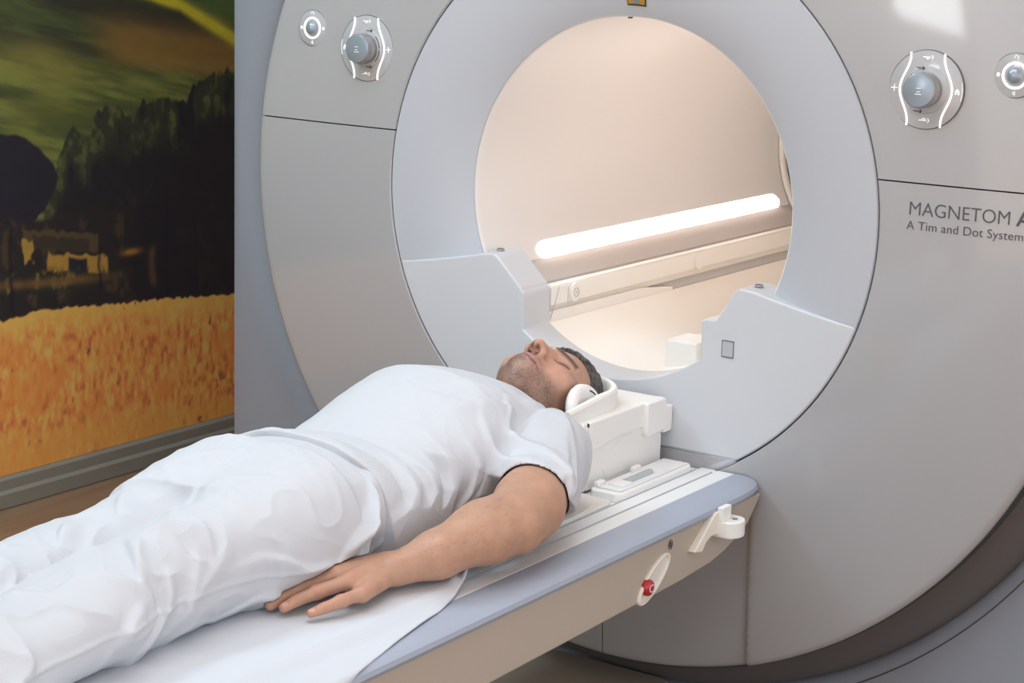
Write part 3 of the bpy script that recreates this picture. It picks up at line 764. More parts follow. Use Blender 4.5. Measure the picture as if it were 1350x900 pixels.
# bracket (hook) on the fascia end: slanted arm, upright tab and rounded shelf
HK = None
bm = bmesh.new(); q = [(-0.262, -0.5315), (-0.242, -0.533), (-0.232, -0.5215), (-0.220, -0.5155), (-0.200, -0.5145), (-0.17, -0.516), (-0.17, -0.4985), (-0.19, -0.4985), (-0.196, -0.4985), (-0.204, -0.4995)]
q = [(-0.279, -0.5405), (-0.250, -0.5465), (-0.238, -0.533), (-0.222, -0.526), (-0.20, -0.5265), (-0.165, -0.530), (-0.165, -0.499), (-0.182, -0.487), (-0.207, -0.486)]
prism(bm, q, 0.341, 0.356, 'x'); HK = tpart('side_bracket', bm, 'bracket', bevel=0.002)
HK['label'] = 'cream plastic bracket with rounded shelf on the side of the table'
bm = bmesh.new(); q = []
for i in range(13):
    t = -PI/2+PI*i/12; q.append((0.366+0.024*math.cos(t), -0.168+0.028*math.sin(t)))
q = [(0.342, -0.196)]+q+[(0.342, -0.140)]
prism(bm, q, -0.5335, -0.504, 'z'); sh = tpart('bracket_shelf', bm, 'plastic', parent=HK, bevel=0.0025, seg=3)
bm = bmesh.new(); box(bm, 0.352, 0.364, -0.196, -0.164, -0.505, -0.4785); tpart('bracket_tab', bm, 'plastic', parent=HK, bevel=0.002)
bm = bmesh.new(); bmesh.ops.create_cone(bm, segments=20, radius1=0.005, radius2=0.005, depth=0.001, cap_ends=True, matrix=Matrix.Translation((0.372, -0.165, -0.5035))); tpart('shelf_screw', bm, 'screw', parent=HK)

# connector tray between head coil and bumper
bm = bmesh.new(); q = [(0.150, -0.292), (0.158, -0.300), (0.205, -0.300), (0.214, -0.285), (0.214, -0.045), (0.205, -0.035), (0.150, -0.035)]
prism(bm, q, -0.476, -0.459, 'z'); tr = tpart('connector_tray', bm, 'plastic', bevel=0.003, seg=3)
bm = bmesh.new(); box(bm, 0.163, 0.209, -0.287, -0.05, -0.459, -0.4555); tpart('tray_cover', bm, 'top', parent=tr, bevel=0.002)
bm = bmesh.new(); prism(bm, [(0.176, -0.232), (0.196, -0.246), (0.196, -0.150), (0.184, -0.135), (0.176, -0.135)], -0.4555, -0.4535, 'z'); tpart('tray_latch', bm, 'latch', parent=tr, bevel=0.0008)
bm = bmesh.new(); box(bm, 0.170, 0.201, -0.268, -0.232, -0.4555, -0.453); tpart('tray_tab', bm, 'plastic', parent=tr, bevel=0.001)
for yy in (-0.275, -0.15):
    bm = bmesh.new(); box(bm, 0.152, 0.163, yy-0.012, yy+0.012, -0.459, -0.449); tpart('tray_clip', bm, 'plastic', parent=tr, bevel=0.002)
bm = bmesh.new(); q = [(0.12, -0.62), (0.200, -0.62), (0.212, -0.60), (0.212, -0.335), (0.206, -0.316), (0.12, -0.306)]
prism(bm, q, -0.476, -0.4665, 'z'); sp = tpart('shoulder_plate', bm, 'beige', bevel=0.003, seg=3)
bm = bmesh.new(); tube(bm, [(0.20+0.010*math.sin(PI*i/12), -0.56+0.20*i/12, -0.4665) for i in range(13)], 0.0022, 8); tpart('plate_ridge', bm, 'beige', parent=sp)

# ------------------------------------------------------------------ head coil (cradle)
Hc = thing('head_coil', 'white plastic head cradle coil under the head at table end', 'head coil', (0, -0.17, -0.476))
def hpart(name, bm, m='plastic', parent=None, **k): return part(name, bm, m, parent=parent or Hc, **k)
bm = bmesh.new()
ui = [(0.112*math.cos(PI*i/24), -0.20+0.112*math.sin(PI*i/24)) for i in range(25)]
prism(bm, [(-0.136, -0.285), (-0.136, -0.022), (0.136, -0.022), (0.136, -0.285), (0.112, -0.285)]+ui+[(-0.112, -0.285)], -0.471, -0.352, 'z')
hb = hpart('coil_base', bm, bevel=0.002, seg=2)
bm = bmesh.new(); box(bm, -0.118, 0.118, -0.285, -0.05, -0.471, -0.4625); hpart('coil_floor', bm)
# top flange slightly wider, with curved lower edge
for sx in (1, -1):
    bm = bmesh.new(); q = [(-0.288, -0.3435), (-0.030, -0.3435), (-0.030, -0.392), (-0.100, -0.392), (-0.112, -0.388), (-0.19, -0.388), (-0.25, -0.396), (-0.288, -0.40)]
    prism(bm, q, *((0.13, 0.1425) if sx > 0 else (-0.1425, -0.13)), 'x'); hpart('side_flange', bm, bevel=0.003, seg=3)
    bm = bmesh.new(); q = [(-0.100, -0.343), (-0.034, -0.343), (-0.030, -0.350), (-0.032, -0.405), (-0.094, -0.410), (-0.102, -0.400)]
    prism(bm, q, *((0.128, 0.150) if sx > 0 else (-0.150, -0.128)), 'x'); hpart('corner_block', bm, bevel=0.004, seg=3)
    bm = bmesh.new(); box(bm, *((0.120, 0.148) if sx > 0 else (-0.148, -0.120)), -0.034, -0.004, -0.412, -0.362); hpart('locking_tab', bm, bevel=0.003, seg=3)
    bm = bmesh.new(); q = [(-0.235, -0.440), (-0.215, -0.418), (-0.165, -0.395), (-0.135, -0.392), (-0.125, -0.44), (-0.15, -0.46), (-0.22, -0.462)]
    prism(bm, q, *((0.1355, 0.1372) if sx > 0 else (-0.1372, -0.1355)), 'x'); hpart('side_relief', bm, bevel=0.001)
# top shelf
bm = bmesh.new()
def U(r, y_end, n=24, yc=-0.20): return [(r, y_end)]+[(r*math.cos(PI*i/n), yc+r*math.sin(PI*i/n)) for i in range(n+1)]+[(-r, y_end)]
outer = [(-0.140, -0.288), (0.140, -0.288), (0.140, -0.030), (-0.140, -0.030)]
inner = U(0.112, -0.288)
# shelf as two halves around the opening
for sx in (1, -1):
    pts = [(sx*0.112, -0.288), (sx*0.140, -0.288), (sx*0.140, -0.030), (0, -0.030)]+[(sx*0.112*math.sin(PI/2*i/16), -0.20+0.112*math.cos(PI/2*i/16)) for i in range(17)]
    prism(bm, pts, -0.354, -0.345, 'z')
hpart('top_shelf', bm, bevel=0.001)
# cradle wall: U-shaped in plan, rim rising around the crown
bm = bmesh.new(); ro, ri = 0.1225, 0.108; N = 40
path = []
for i in range(9): path.append((1, 0, -0.325+0.125*i/8))
rows = []
def ring_pt(r, s):   # s in 0..1 along U
    L1 = 0.125; L2 = PI*0.115; tot = 2*L1+L2; d = s*tot
    if d < L1: return (r, -0.325+d)
    if d < L1+L2:
        a = (d-L1)/0.115; return (r*math.cos(a), -0.20+r*math.sin(a)*0.98)
    return (-r, -0.20-(d-L1-L2))
for i in range(81):
    s = i/80; m_ = 1-abs(2*s-1)
    zt = -0.322+0.012*min(1, m_*2.6)-(0.055*max(0, min(1, (s-0.62)/0.2)))
    o_, i_ = ring_pt(ro, s), ring_pt(ri, s)
    om, im = ring_pt(ro-0.003, s), ring_pt(ri+0.003, s)
    rows.append([bm.verts.new((*o_, -0.347)), bm.verts.new((*o_, zt-0.004)), bm.verts.new((*om, zt)), bm.verts.new((*im, zt)), bm.verts.new((*i_, zt-0.004)), bm.verts.new((*ring_pt(ri-0.01, s), -0.42)), bm.verts.new((*ring_pt(ro-0.01, s), -0.42))])
for i in range(80):
    for k in range(7):
        l = (k+1) % 7; bm.faces.new((rows[i][k], rows[i][l], rows[i+1][l], rows[i+1][k]))
bm.faces.new(rows[0]); bm.faces.new(rows[-1][::-1])
hpart('cradle_wall', bm, auto=True)
for xa, xb in ((0.100, 0.136), (-0.136, -0.100)):
    bm = bmesh.new(); prism(bm, [(-0.316, -0.471), (-0.285, -0.471), (-0.285, -0.345), (-0.300, -0.345), (-0.312, -0.358)], xa, xb, 'x')
    hpart('front_lug', bm, bevel=0.004)

# ------------------------------------------------------------------ implicit-surface modelling for person and cloth
F32 = np.float32
def smin(a, b, k):
    h = np.maximum(k-np.abs(a-b), 0)/k; return np.minimum(a, b)-h*h*k*0.25
def smax(a, b, k): return -smin(-a, -b, k)
def sph(p, c, r): return np.linalg.norm(p-np.array(c, F32), axis=1)-r
def ell(p, c, r):
    r = np.array(r, F32); q = (p-np.array(c, F32)); k0 = np.linalg.norm(q/r, axis=1); k1 = np.linalg.norm(q/(r*r), axis=1)
    return k0*(k0-1)/np.maximum(k1, 1e-6)
def cone(p, a, b, ra, rb):
    a = np.array(a, F32); b = np.array(b, F32); d = b-a
    t = np.clip(((p-a)@d)/float(d@d), 0, 1)
    return np.linalg.norm(p-a-t[:, None]*d, axis=1)-(ra+(rb-ra)*t)
def chain(p, pts, rs, k=0.01):
    d = None
    for i in range(len(pts)-1):
        e = cone(p, pts[i], pts[i+1], rs[i], rs[i+1]); d = e if d is None else smin(d, e, k)
    return d
def loft(p, secs, e=2.3):
    """secs: (y, cx, cz, a, b) sorted by descending y; superellipse sections along Y"""
    s = np.array(sorted(secs), F32); y = p[:, 1]
    cx, cz, a, b = (np.interp(y, s[:, 0], s[:, i]).astype(F32) for i in (1, 2, 3, 4))
    u = np.abs(p[:, 0]-cx)/a; v = np.abs(p[:, 2]-cz)/b
    n = (u**e+v**e)**(1/e); d = (n-1)*np.minimum(a, b)
    return np.maximum(d, np.maximum(y-s[-1, 0], s[0, 0]-y))
def seg2(u, v, a, b):
    a = np.array(a, F32); b = np.array(b, F32); d = b-a
    t = np.clip(((u-a[0])*d[0]+(v-a[1])*d[1])/float(d@d), 0, 1)
    return np.hypot(u-a[0]-t*d[0], v-a[1]-t*d[1]), t

def fold(u, v, a, b, wd, k=0.45):
    """ridge along a segment with one steep and one gentle flank"""
    ds, t = seg2(u, v, a, b); sd = (u-a[0])*(b[1]-a[1])-(v-a[1])*(b[0]-a[0])
    w = np.where(sd > 0, wd*k, wd*1.5)
    return np.exp(-(ds/w)**2)*np.sin(PI*np.clip(t, .06, .94))

def sdf_mesh(f, lo, hi, h, B=8, margin=1.25):
    lo = np.array(lo, np.float64); hi = np.array(hi, np.float64); H = h*B
    nb = np.ceil((hi-lo)/H).astype(int)
    I = np.stack(np.meshgrid(*[np.arange(n) for n in nb[[1, 0, 2]]], indexing='ij'), -1).reshape(-1, 3)[:, [1, 0, 2]]
    cen = (lo+(I+0.5)*H).astype(F32)
    act = []
    for i in range(0, len(cen), 20000):
        act.append(np.abs(f(cen[i:i+20000])) < H*margin)
    I = I[np.concatenate(act)]
    g = np.stack(np.meshgrid(*[np.arange(B+1)]*3, indexing='ij'), -1).reshape(-1, 3)
    dims = nb*B+2
    vk, vp, quads = [], [], []
    corner = np.array([[a, b, c] for a in (0, 1) for b in (0, 1) for c in (0, 1)])
    edges = [(i, j) for i in range(8) for j in range(i+1, 8) if np.abs(corner[i]-corner[j]).sum() == 1]
    def key(c): return (c[..., 0]*dims[1]+c[..., 1])*dims[2]+c[..., 2]
    for s in range(0, len(I), 96):
        blk = I[s:s+96]; base = blk[:, None, :]*B+g[None]
        P = (lo+base*h).astype(F32); D = f(P.reshape(-1, 3)).reshape(len(blk), B+1, B+1, B+1)
        S_ = D < 0
        cs = [S_[:, a:B+a, b:B+b, c:B+c] for a, b, c in corner]; cd = [D[:, a:B+a, b:B+b, c:B+c] for a, b, c in corner]
        anyin = np.zeros_like(cs[0]); allin = np.ones_like(cs[0])
        for c in cs: anyin |= c; allin &= c
        m = anyin & ~allin
        w = np.argwhere(m)
        if len(w):
            vals = np.stack([c[m] for c in cd], -1); acc = np.zeros((len(w), 3)); cnt = np.zeros(len(w))
            for i, j in edges:
                va, vb = vals[:, i], vals[:, j]; x = (va < 0) != (vb < 0)
                t = np.where(x, va/np.where(x, va-vb, 1), 0)
                acc += np.where(x[:, None], corner[i]+t[:, None]*(corner[j]-corner[i]), 0); cnt += x
            cell = blk[w[:, 0]]*B+w[:, 1:]
            vk.append(key(cell)); vp.append(lo+(cell+acc/cnt[:, None])*h)
        for ax in range(3):
            o = [0, 0, 0]; o[ax] = 1
            A = S_[:, :B, :B, :B]; Bq = S_[:, o[0]:B+o[0], o[1]:B+o[1], o[2]:B+o[2]]
            x = A != Bq; w = np.argwhere(x)
            if not len(w): continue
            cell = blk[w[:, 0]]*B+w[:, 1:]; u, v = [(1, 2), (2, 0), (0, 1)][ax]
            du = np.zeros(3, int); du[u] = 1; dv = np.zeros(3, int); dv[v] = 1
            q = np.stack([key(cell), key(cell-du), key(cell-du-dv), key(cell-dv)], -1)
            ok = (cell[:, u] > 0) & (cell[:, v] > 0); flip = A[x]
            q[~flip] = q[~flip][:, ::-1]; quads.append(q[ok])
    vk = np.concatenate(vk); vp = np.concatenate(vp); o = np.argsort(vk); vk = vk[o]; vp = vp[o]
    q = np.concatenate(quads); ix = np.clip(np.searchsorted(vk, q), 0, len(vk)-1); ok = (vk[ix] == q).all(1)
    return vp.astype(F32), ix[ok]

def cluster(V, Q, n=1):
    """light Laplacian smoothing"""
    for _ in range(n):
        A = np.zeros_like(V, np.float64); c = np.zeros(len(V))
        for i in range(4):
            a, b = Q[:, i], Q[:, (i+1) % 4]
            for k in range(3):
                A[:, k] += np.bincount(a, V[b, k], len(V))+np.bincount(b, V[a, k], len(V))
            c += np.bincount(a, minlength=len(V))+np.bincount(b, minlength=len(V))
        V = (V*0.5+0.5*A/np.maximum(c, 1)[:, None]).astype(F32)
    return V

def mesh_np(name, V, Q, m, parent=None, col=None, mask=None):
    me = bpy.data.meshes.new(name)
    me.vertices.add(len(V)); me.vertices.foreach_set('co', V.astype(F32).ravel())
    me.loops.add(len(Q)*4); me.loops.foreach_set('vertex_index', Q.astype(np.int32).ravel())
    me.polygons.add(len(Q)); me.polygons.foreach_set('loop_start', np.arange(0, len(Q)*4, 4, dtype=np.int32))
    me.polygons.foreach_set('loop_total', np.full(len(Q), 4, np.int32))
    me.update(calc_edges=True); me.validate()
    me.polygons.foreach_set('use_smooth', [True]*len(me.polygons))
    if col is not None:
        at = me.color_attributes.new('Col', 'FLOAT_COLOR', 'POINT'); cc = np.ones((len(V), 4), F32); cc[:, :3] = col; at.data.foreach_set('color', cc.ravel())
    if mask is not None:
        at = me.attributes.new('Hairy', 'FLOAT', 'POINT'); at.data.foreach_set('value', mask.astype(F32))
    o = link(name, me, m)
    if parent is not None: o.parent = parent; o.location = -Vector(parent.location)
    return o

# head frame
HC = np.array([-0.008, -0.237, -0.344], F32); HS = 1.10; TILT = math.radians(2); TURN = math.radians(7)
ct, st = math.cos(TILT), math.sin(TILT)
def head_local(p):
    q = (p-HC)/HS
    cr, sr = math.cos(TURN), math.sin(TURN)
    q = np.stack([q[:, 0]*cr-q[:, 2]*sr, q[:, 1], q[:, 0]*sr+q[:, 2]*cr], 1)
    # u (towards crown) and f (face normal), crown lowered by the tilt
    u = q[:, 1]*ct-q[:, 2]*st; f = q[:, 1]*st+q[:, 2]*ct
    return np.stack([q[:, 0], u, f], 1).astype(F32)
def head_sdf_local(q):
    l = np.abs(q[:, 0]); s = np.stack([l, q[:, 1], q[:, 2]], 1)
    d = ell(s, (0, .045, -.012), (.075, .098, .096))
    d = smin(d, ell(s, (0, -.010, .019), (.061, .072, .066)), .03)
    d = smin(d, ell(s, (0, -.050, .014), (.033, .029, .042)), .025)
    d = smin(d, sph(s, (0, -.0715, .050), .0150), .025)                     # chin
    d = smin(d, cone(s, (.008, -.0735, .047), (.047, -.048, -.008), .0120, .014), .022)   # jaw line
    d = smin(d, ell(s, (.044, -.012, .052), (.022, .022, .020)), .02)      # cheekbone
    d = smin(d, ell(s, (.032, -.036, .046), (.018, .022, .016)), .02)
    d = smin(d, cone(s, (.008, .034, .083), (.044, .032, .066), .008, .007), .014)    # brow
    d = smax(d, -ell(s, (.031, .014, .0885), (.0175, .013, .0125)), .014)  # socket
    d = smin(d, ell(s, (.0315, .013, .0665), (.0155, .0125, .0130)), .004)    # closed lid
    d = smax(d, -cone(s, (.0205, .0085, .0815), (.043, .0095, .0735), .0011, .0011), .002)   # lash line
    d = smin(d, cone(s, (0, .030, .080), (0, -.016, .103), .0075, .0095), .010)        # nose bridge
    d = smin(d, sph(s, (0, -.0225, .1045), .0110), .006)
    d = smin(d, ell(s, (.0125, -.0265, .0945), (.0080, .0085, .0100)), .006)
    d = smax(d, -ell(s, (.0068, -.0345, .099), (.0050, .0060, .0070)), .002)
    d = smax(d, -cone(s, (.020, -.022, .092), (.021, -.033, .088), .0015, .0015), .006)
    # muzzle and lips
    d = smin(d, ell(s, (0, -.052, .068), (.030, .026, .026)), .016)
    d = smax(d, -cone(s, (0, -.036, .100), (0, -.044, .099), .0016, .0022), .006)
    d = smin(d, cone(s, (.003, -.0485, .0905), (.0295, -.0555, .0755), .0055, .0022), .004)
    d = smin(d, cone(s, (0, -.0615, .0895), (.027, -.0590, .0755), .0065, .0026), .004)
    d = smax(d, -cone(s, (0, -.0550, .0975), (.0300, -.0575, .0765), .0012, .0018), .003)
    d = smax(d, -ell(s, (0, -.0745, .0925), (.016, .0045, .006)), .010)
    # ear
    d = smin(d, ell(s, (.078, .004, -.012), (.006, .030, .018)), .006)
    # neck
    d = smin(d, cone(s, (.0, -.050, -.026), (0, -.135, -.044), .049, .055), .028)
    return d
def arm(p, J, R, k=.02): return chain(p, J, R, k)
def hand_sdf(p, sgn):
    """right hand resting palm down; joints in scene coordinates (sgn mirrors it and tucks it in)"""
    d = None
    q = p.copy()
    if sgn < 0: q[:, 0] = -(q[:, 0]+0.03)-0.0
    if sgn < 0: q[:, 0] = q[:, 0]
    p = q
    # palm
    d = cone(p, (.217, -.955, -.426), (.234, -1.045, -.432), .0175, .0125)
    for a, b in (((.208, -.955, -.421), (.205, -1.040, -.420)), ((.200, -.955, -.421), (.176, -1.035, -.417)), ((.196, -.955, -.424), (.148, -1.030, -.421))):
        d = smin(d, cone(p, a, b, .0175, .0135), .014)
    fing = [
        [(.233, -1.043, -.431), (.227, -1.083, -.433), (.217, -1.108, -.4385), (.209, -1.127, -.4425)],
        [(.204, -1.040, -.421), (.187, -1.088, -.427), (.174, -1.116, -.4345), (.167, -1.136, -.4415)],
        [(.176, -1.036, -.419), (.160, -1.086, -.428), (.150, -1.116, -.4355), (.145, -1.140, -.4420)],
        [(.148, -1.030, -.422), (.128, -1.076, -.430), (.119, -1.102, -.4375), (.115, -1.124, -.4430)]]
    rad = [[.0102, .0092, .0080, .0068], [.0112, .0102, .0088, .0074], [.0115, .0104, .0090, .0075], [.0112, .0100, .0088, .0074]]
    for J, r in zip(fing, rad):
        d = smin(d, chain(p, J, r, .003), .005)
        d = smin(d, sph(p, J[1], r[1]*1.05), .004)
    d = smin(d, chain(p, [(.185, -.965, -.430), (.140, -.995, -.436), (.118, -1.020, -.440), (.108, -1.043, -.442)], [.016, .012, .0105, .009], .006), .010)
    # nails: shallow dished plates
    for J, r in zip(fing[:2], rad[:2]):
        a = np.array(J[3], F32); v = a-np.array(J[2], F32); v /= np.linalg.norm(v)
        c = a+v*0.0005+np.array([0.002, 0, r[3]*0.97]); d = smax(d, -ell(p, c, (.0042, .0055, .0012)), .0012)
    # knuckle creases and tendons
    for J, r in zip(fing, rad):
        c = np.array(J[1], F32)+np.array([0, 0, r[1]*1.02])
        for o_ in (-.003, 0, .003):
            d = smax(d, -ell(p, c+np.array([0, o_, 0]), (.006, .0006, .0008)), .001)
    for J in fing[:3]:
        d = smin(d, cone(p, (0.203, -.97, -.4065), (J[0][0], J[0][1]+.012, J[0][2]+.0115), .0012, .0016), .006)
    return d
ARM_R = ([(.165, -.445, -.370), (.215, -.560, -.378), (.260, -.660, -.386), (.276, -.722, -.394), (.268, -.785, -.398), (.245, -.880, -.412), (.222, -.945, -.422)],
         [.062, .057, .054, .0455, .0440, .034, .0258])
ARM_L = ([(-.160, -.445, -.370), (-.180, -.560, -.390), (-.190, -.660, -.408), (-.192, -.722, -.418), (-.196, -.785, -.420), (-.220, -.880, -.422), (-.246, -.945, -.424)],
         [.066, .052, .044, .038, .039, .034, .0265])
def body_sdf(p):
    y0, y1 = p[:, 1].min(), p[:, 1].max()
    d = np.full(len(p), 0.5, F32)
    if y1 > -0.50:
        q = head_local(p); d = np.minimum(d, head_sdf_local(q)*HS)
    if y0 < -0.36 and y1 > -1.08:
        t = loft(p, [(-.395, 0, -.385, .10, .055), (-.43, 0, -.375, .155, .07), (-.50, 0, -.362, .17, .088), (-.58, 0, -.350, .155, .10), (-.68, 0, -.370, .150, .085), (-.80, 0, -.385, .140, .066), (-.95, 0, -.376, .14, .070), (-1.04, 0, -.380, .14, .066)])
        d = smin(d, t, .05)
    if y0 < -0.94:
        for s in (1, -1):
            l = chain(p, [(s*.070, -1.0, -.386), (s*.064, -1.25, -.400), (s*.070, -1.46, -.402), (s*.11, -1.66, -.402), (s*.115, -1.93, -.418), (s*.118, -1.96, -.40), (s*.125, -1.975, -.33), (s*.13, -1.99, -.245)],
                      [.062, .054, .044, .044, .034, .036, .032, .022], .03)
            d = smin(d, l, .03)
    if y0 < -0.36 and y1 > -1.02:
        d = smin(d, arm(p, *ARM_R), .02); d = smin(d, arm(p, *ARM_L), .02)
        # elbow point and forearm muscle
        d = smin(d, sph(p, (.280, -.722, -.412), .024), .02)
        d = smin(d, ell(p, (.254, -.775, -.384), (.027, .065, .022)), .035)
    if y0 < -0.90 and y1 > -1.25:
        d = smin(d, hand_sdf(p, 1), .012); d = smin(d, hand_sdf(p, -1), .012)
    return smax(d, (-.4575-p[:, 2]), .004)

V, Q = sdf_mesh(body_sdf, (-.36, -2.04, -.48), (.36, -.05, -.20), 0.0021)
V = cluster(V, Q, 1)
def body_color(V):
    c = np.ones_like(V)*np.array([0.49, 0.285, 0.195], F32)
    n = fbm(V[:, 0]*25, V[:, 1]*25, V[:, 2]*25, o=3, s=5)[:, None]
    c *= 1+0.12*n
    q = head_local(V); l, u, f = np.abs(q[:, 0]), q[:, 1], q[:, 2]; inh = V[:, 1] > -0.42
    def mix(m, col): 
        nonlocal c
        m = (m*inh)[:, None]; c = c*(1-m)+np.array(col, F32)*m
    mix(np.full(len(V), 0.55), (0.56, 0.335, 0.25))
    # cheeks and nose flush
    mix(0.45*np.exp(-((l-.042)/.02)**2-((u+.018)/.025)**2)*(f > 0.02), (0.62, 0.30, 0.23))
    mix(0.55*np.exp(-((l)/.016)**2-((u+.024)/.014)**2)*(f > 0.08), (0.62, 0.29, 0.20))
    nz = noise(l*900, u*900, f*900, s=8)
    # stubble: jaw, chin, upper lip, throat
    jaw = sstep(-.040, -.060, u-0.30*np.clip(l-.03, 0, 1)+.004*noise(l*120, u*120, s=3))*sstep(-.035, .0, f+0.02)
    mous = np.exp(-((u+.042)/.0045)**2)*sstep(.030, .022, l)*(f > .05)
    side = sstep(.055, .066, l)*sstep(-.075, -.05, u)*sstep(.02, .0, u)*np.exp(-((f-.012)/.018)**2)
    b = np.clip(np.maximum(np.maximum(jaw*0.78, mous*0.8), side*0.6), 0, 1)*(0.72+0.28*nz)
    thr = sstep(-.085, -.105, u)*0.45
    hairy = np.clip(np.maximum(b, thr*(u > -.17)), 0, 1)*inh*1.5*(0.78+0.35*noise(V[:, 0]*70, V[:, 1]*70, V[:, 2]*70, s=77))
    # lips
    lip = np.exp(-(np.maximum(np.abs(u+.0555+.07*l)-0.0070*(1-l/.034), 0)/.0026)**2)*sstep(.031, .026, l)*sstep(.07, .078, f)
    mix(np.clip(lip, 0, 1)*0.9, (0.55, 0.26, 0.24))
    mix(np.exp(-((u+.0553+.07*l)/.0015)**2)*sstep(.033, .028, l)*sstep(.07, .078, f)*0.8, (0.11, 0.04, 0.035))
    # brows
    bl = (l-.028)/.022; br = np.exp(-(((u-(.0310+.004*(1-bl**2)-.002*bl))/.0062)**4))*sstep(1.1, .92, np.abs(bl))*(f > .03)
    mix(np.clip(br, 0, 1)*(0.86+0.12*nz), (0.035, 0.022, 0.018))
    # lashes along the closed lid
    ll = (l-.0315)/.0145; la = np.exp(-((u-(.0075+.0022*ll**2))/.0030)**2)*1.5*sstep(1.15, .95, np.abs(ll))*(f > .04)
    mix(np.clip(la, 0, 1)*0.92, (0.03, 0.02, 0.018))
    mix(0.35*np.exp(-((l-.031)/.018)**2-((u-.016)/.012)**2)*(f > .05), (0.48, 0.26, 0.19))
    mix(np.clip(1.3*np.exp(-((l-.0068)/.0046)**2-((u+.0345)/.0050)**2), 0, 1)*(f > .08), (0.05, 0.015, 0.012))
    # scalp under the hair
    mix(sstep(.072, .080, u-0.9*np.clip(.03-f, -.02, 0.06)*0.0)*0.0, (0.05, 0.04, 0.04))
    # hands: redder knuckles and tips, pale nails
    h = V[:, 1] < -0.94
    for J in (((.233, -1.043, -.420)), ((.227, -1.083, -.424)), ((.187, -1.088, -.418)), ((.209, -1.127, -.440)), ((.167, -1.136, -.438)), ((.204, -1.040, -.410)), ((.217, -1.105, -.43))):
        w = np.exp(-(np.linalg.norm(V-np.array(J, F32), axis=1)/.012)**2)*h*0.55
        c = c*(1-w[:, None])+np.array([0.60, 0.28, 0.21], F32)*w[:, None]
    for J, r in (((.209, -1.1275, -.4425), .0068), ((.167, -1.1365, -.4415), .0074)):
        dd = (V-np.array(J, F32)-np.array([.002, -.0005, r*.9], F32))/np.array([.0045, .0060, .003], F32)
        w = (np.linalg.norm(dd, axis=1) < 1)*0.7; c = c*(1-w[:, None])+np.array([0.72, 0.46, 0.38], F32)*w[:, None]
    # hair on the forearm
    arm_ = (V[:, 1] < -0.66) & (V[:, 1] > -0.99) & (V[:, 0] > .15)
    hs = noise(V[:, 0]*420, V[:, 1]*110+V[:, 0]*60, V[:, 2]*420, s=14)
    w = arm_*sstep(.25, .7, hs)*sstep(-0.66, -0.78, V[:, 1])*sstep(-.425, -.39, V[:, 2])*0.16
    c = c*(1-w[:, None])+np.array([0.12, 0.07, 0.05], F32)*w[:, None]
    # far less tan inside the elbow, darker under side is left to the light
    return np.clip(c, 0.01, 1), hairy

P = thing('person', 'man in white shirt and trousers lying on his back on the table', 'person', (0, -0.9, -0.46))
bcol, bmask = body_color(V)
BODY = mesh_np('body', V, Q, 'skin', P, bcol, bmask)

# hair
def hair_sdf(p):
    q = head_local(p); l = np.abs(q[:, 0]); s = np.stack([l, q[:, 1], q[:, 2]], 1)
    d = ell(s, (0, .048, -.014), (.083, .109, .1035))
    d = smin(d, ell(s, (0, -.01, -.03), (.074, .080, .070)), .02)
    u, f = q[:, 1], q[:, 2]
    n = 0.0026*noise(q[:, 0]*280, u*40, f*60, s=2)+0.0016*noise(q[:, 0]*60, u*60, f*60, s=4)
    d = d-n
    # keep: behind the hairline
    hl = np.interp(l, [0, .02, .040, .055, .066, .09], [.0745, .076, .070, .058, .050, .045])
    face = np.interp(f, [-.02, .02, .035, .05, .06, .12], [0, 0, .0, .0, .0, .0])
    # in front of this line (in f) there is no hair on the sides: temple then sideburn
    fl = np.interp(u, [-.06, -.02, .0, .02, .035, .05, .060, .070, .078, .12], [-.050, -.004, .020, .025, .022, .028, .038, .052, .078, .3])
    cut = (f-fl)*0.8+0.0012*noise(q[:, 0]*200, u*200, f*200, s=6)+0.0050*noise(l*420, u*60, f*40, s=12)
    low = (-.065-u)
    d = smax(d, cut, .004); d = smax(d, low, .008)
    return d*HS
V, Q = sdf_mesh(hair_sdf, (-.11, -.33, -.475), (.11, -.06, -.20), 0.0018)
mesh_np('hair', V, Q, 'hair', P)

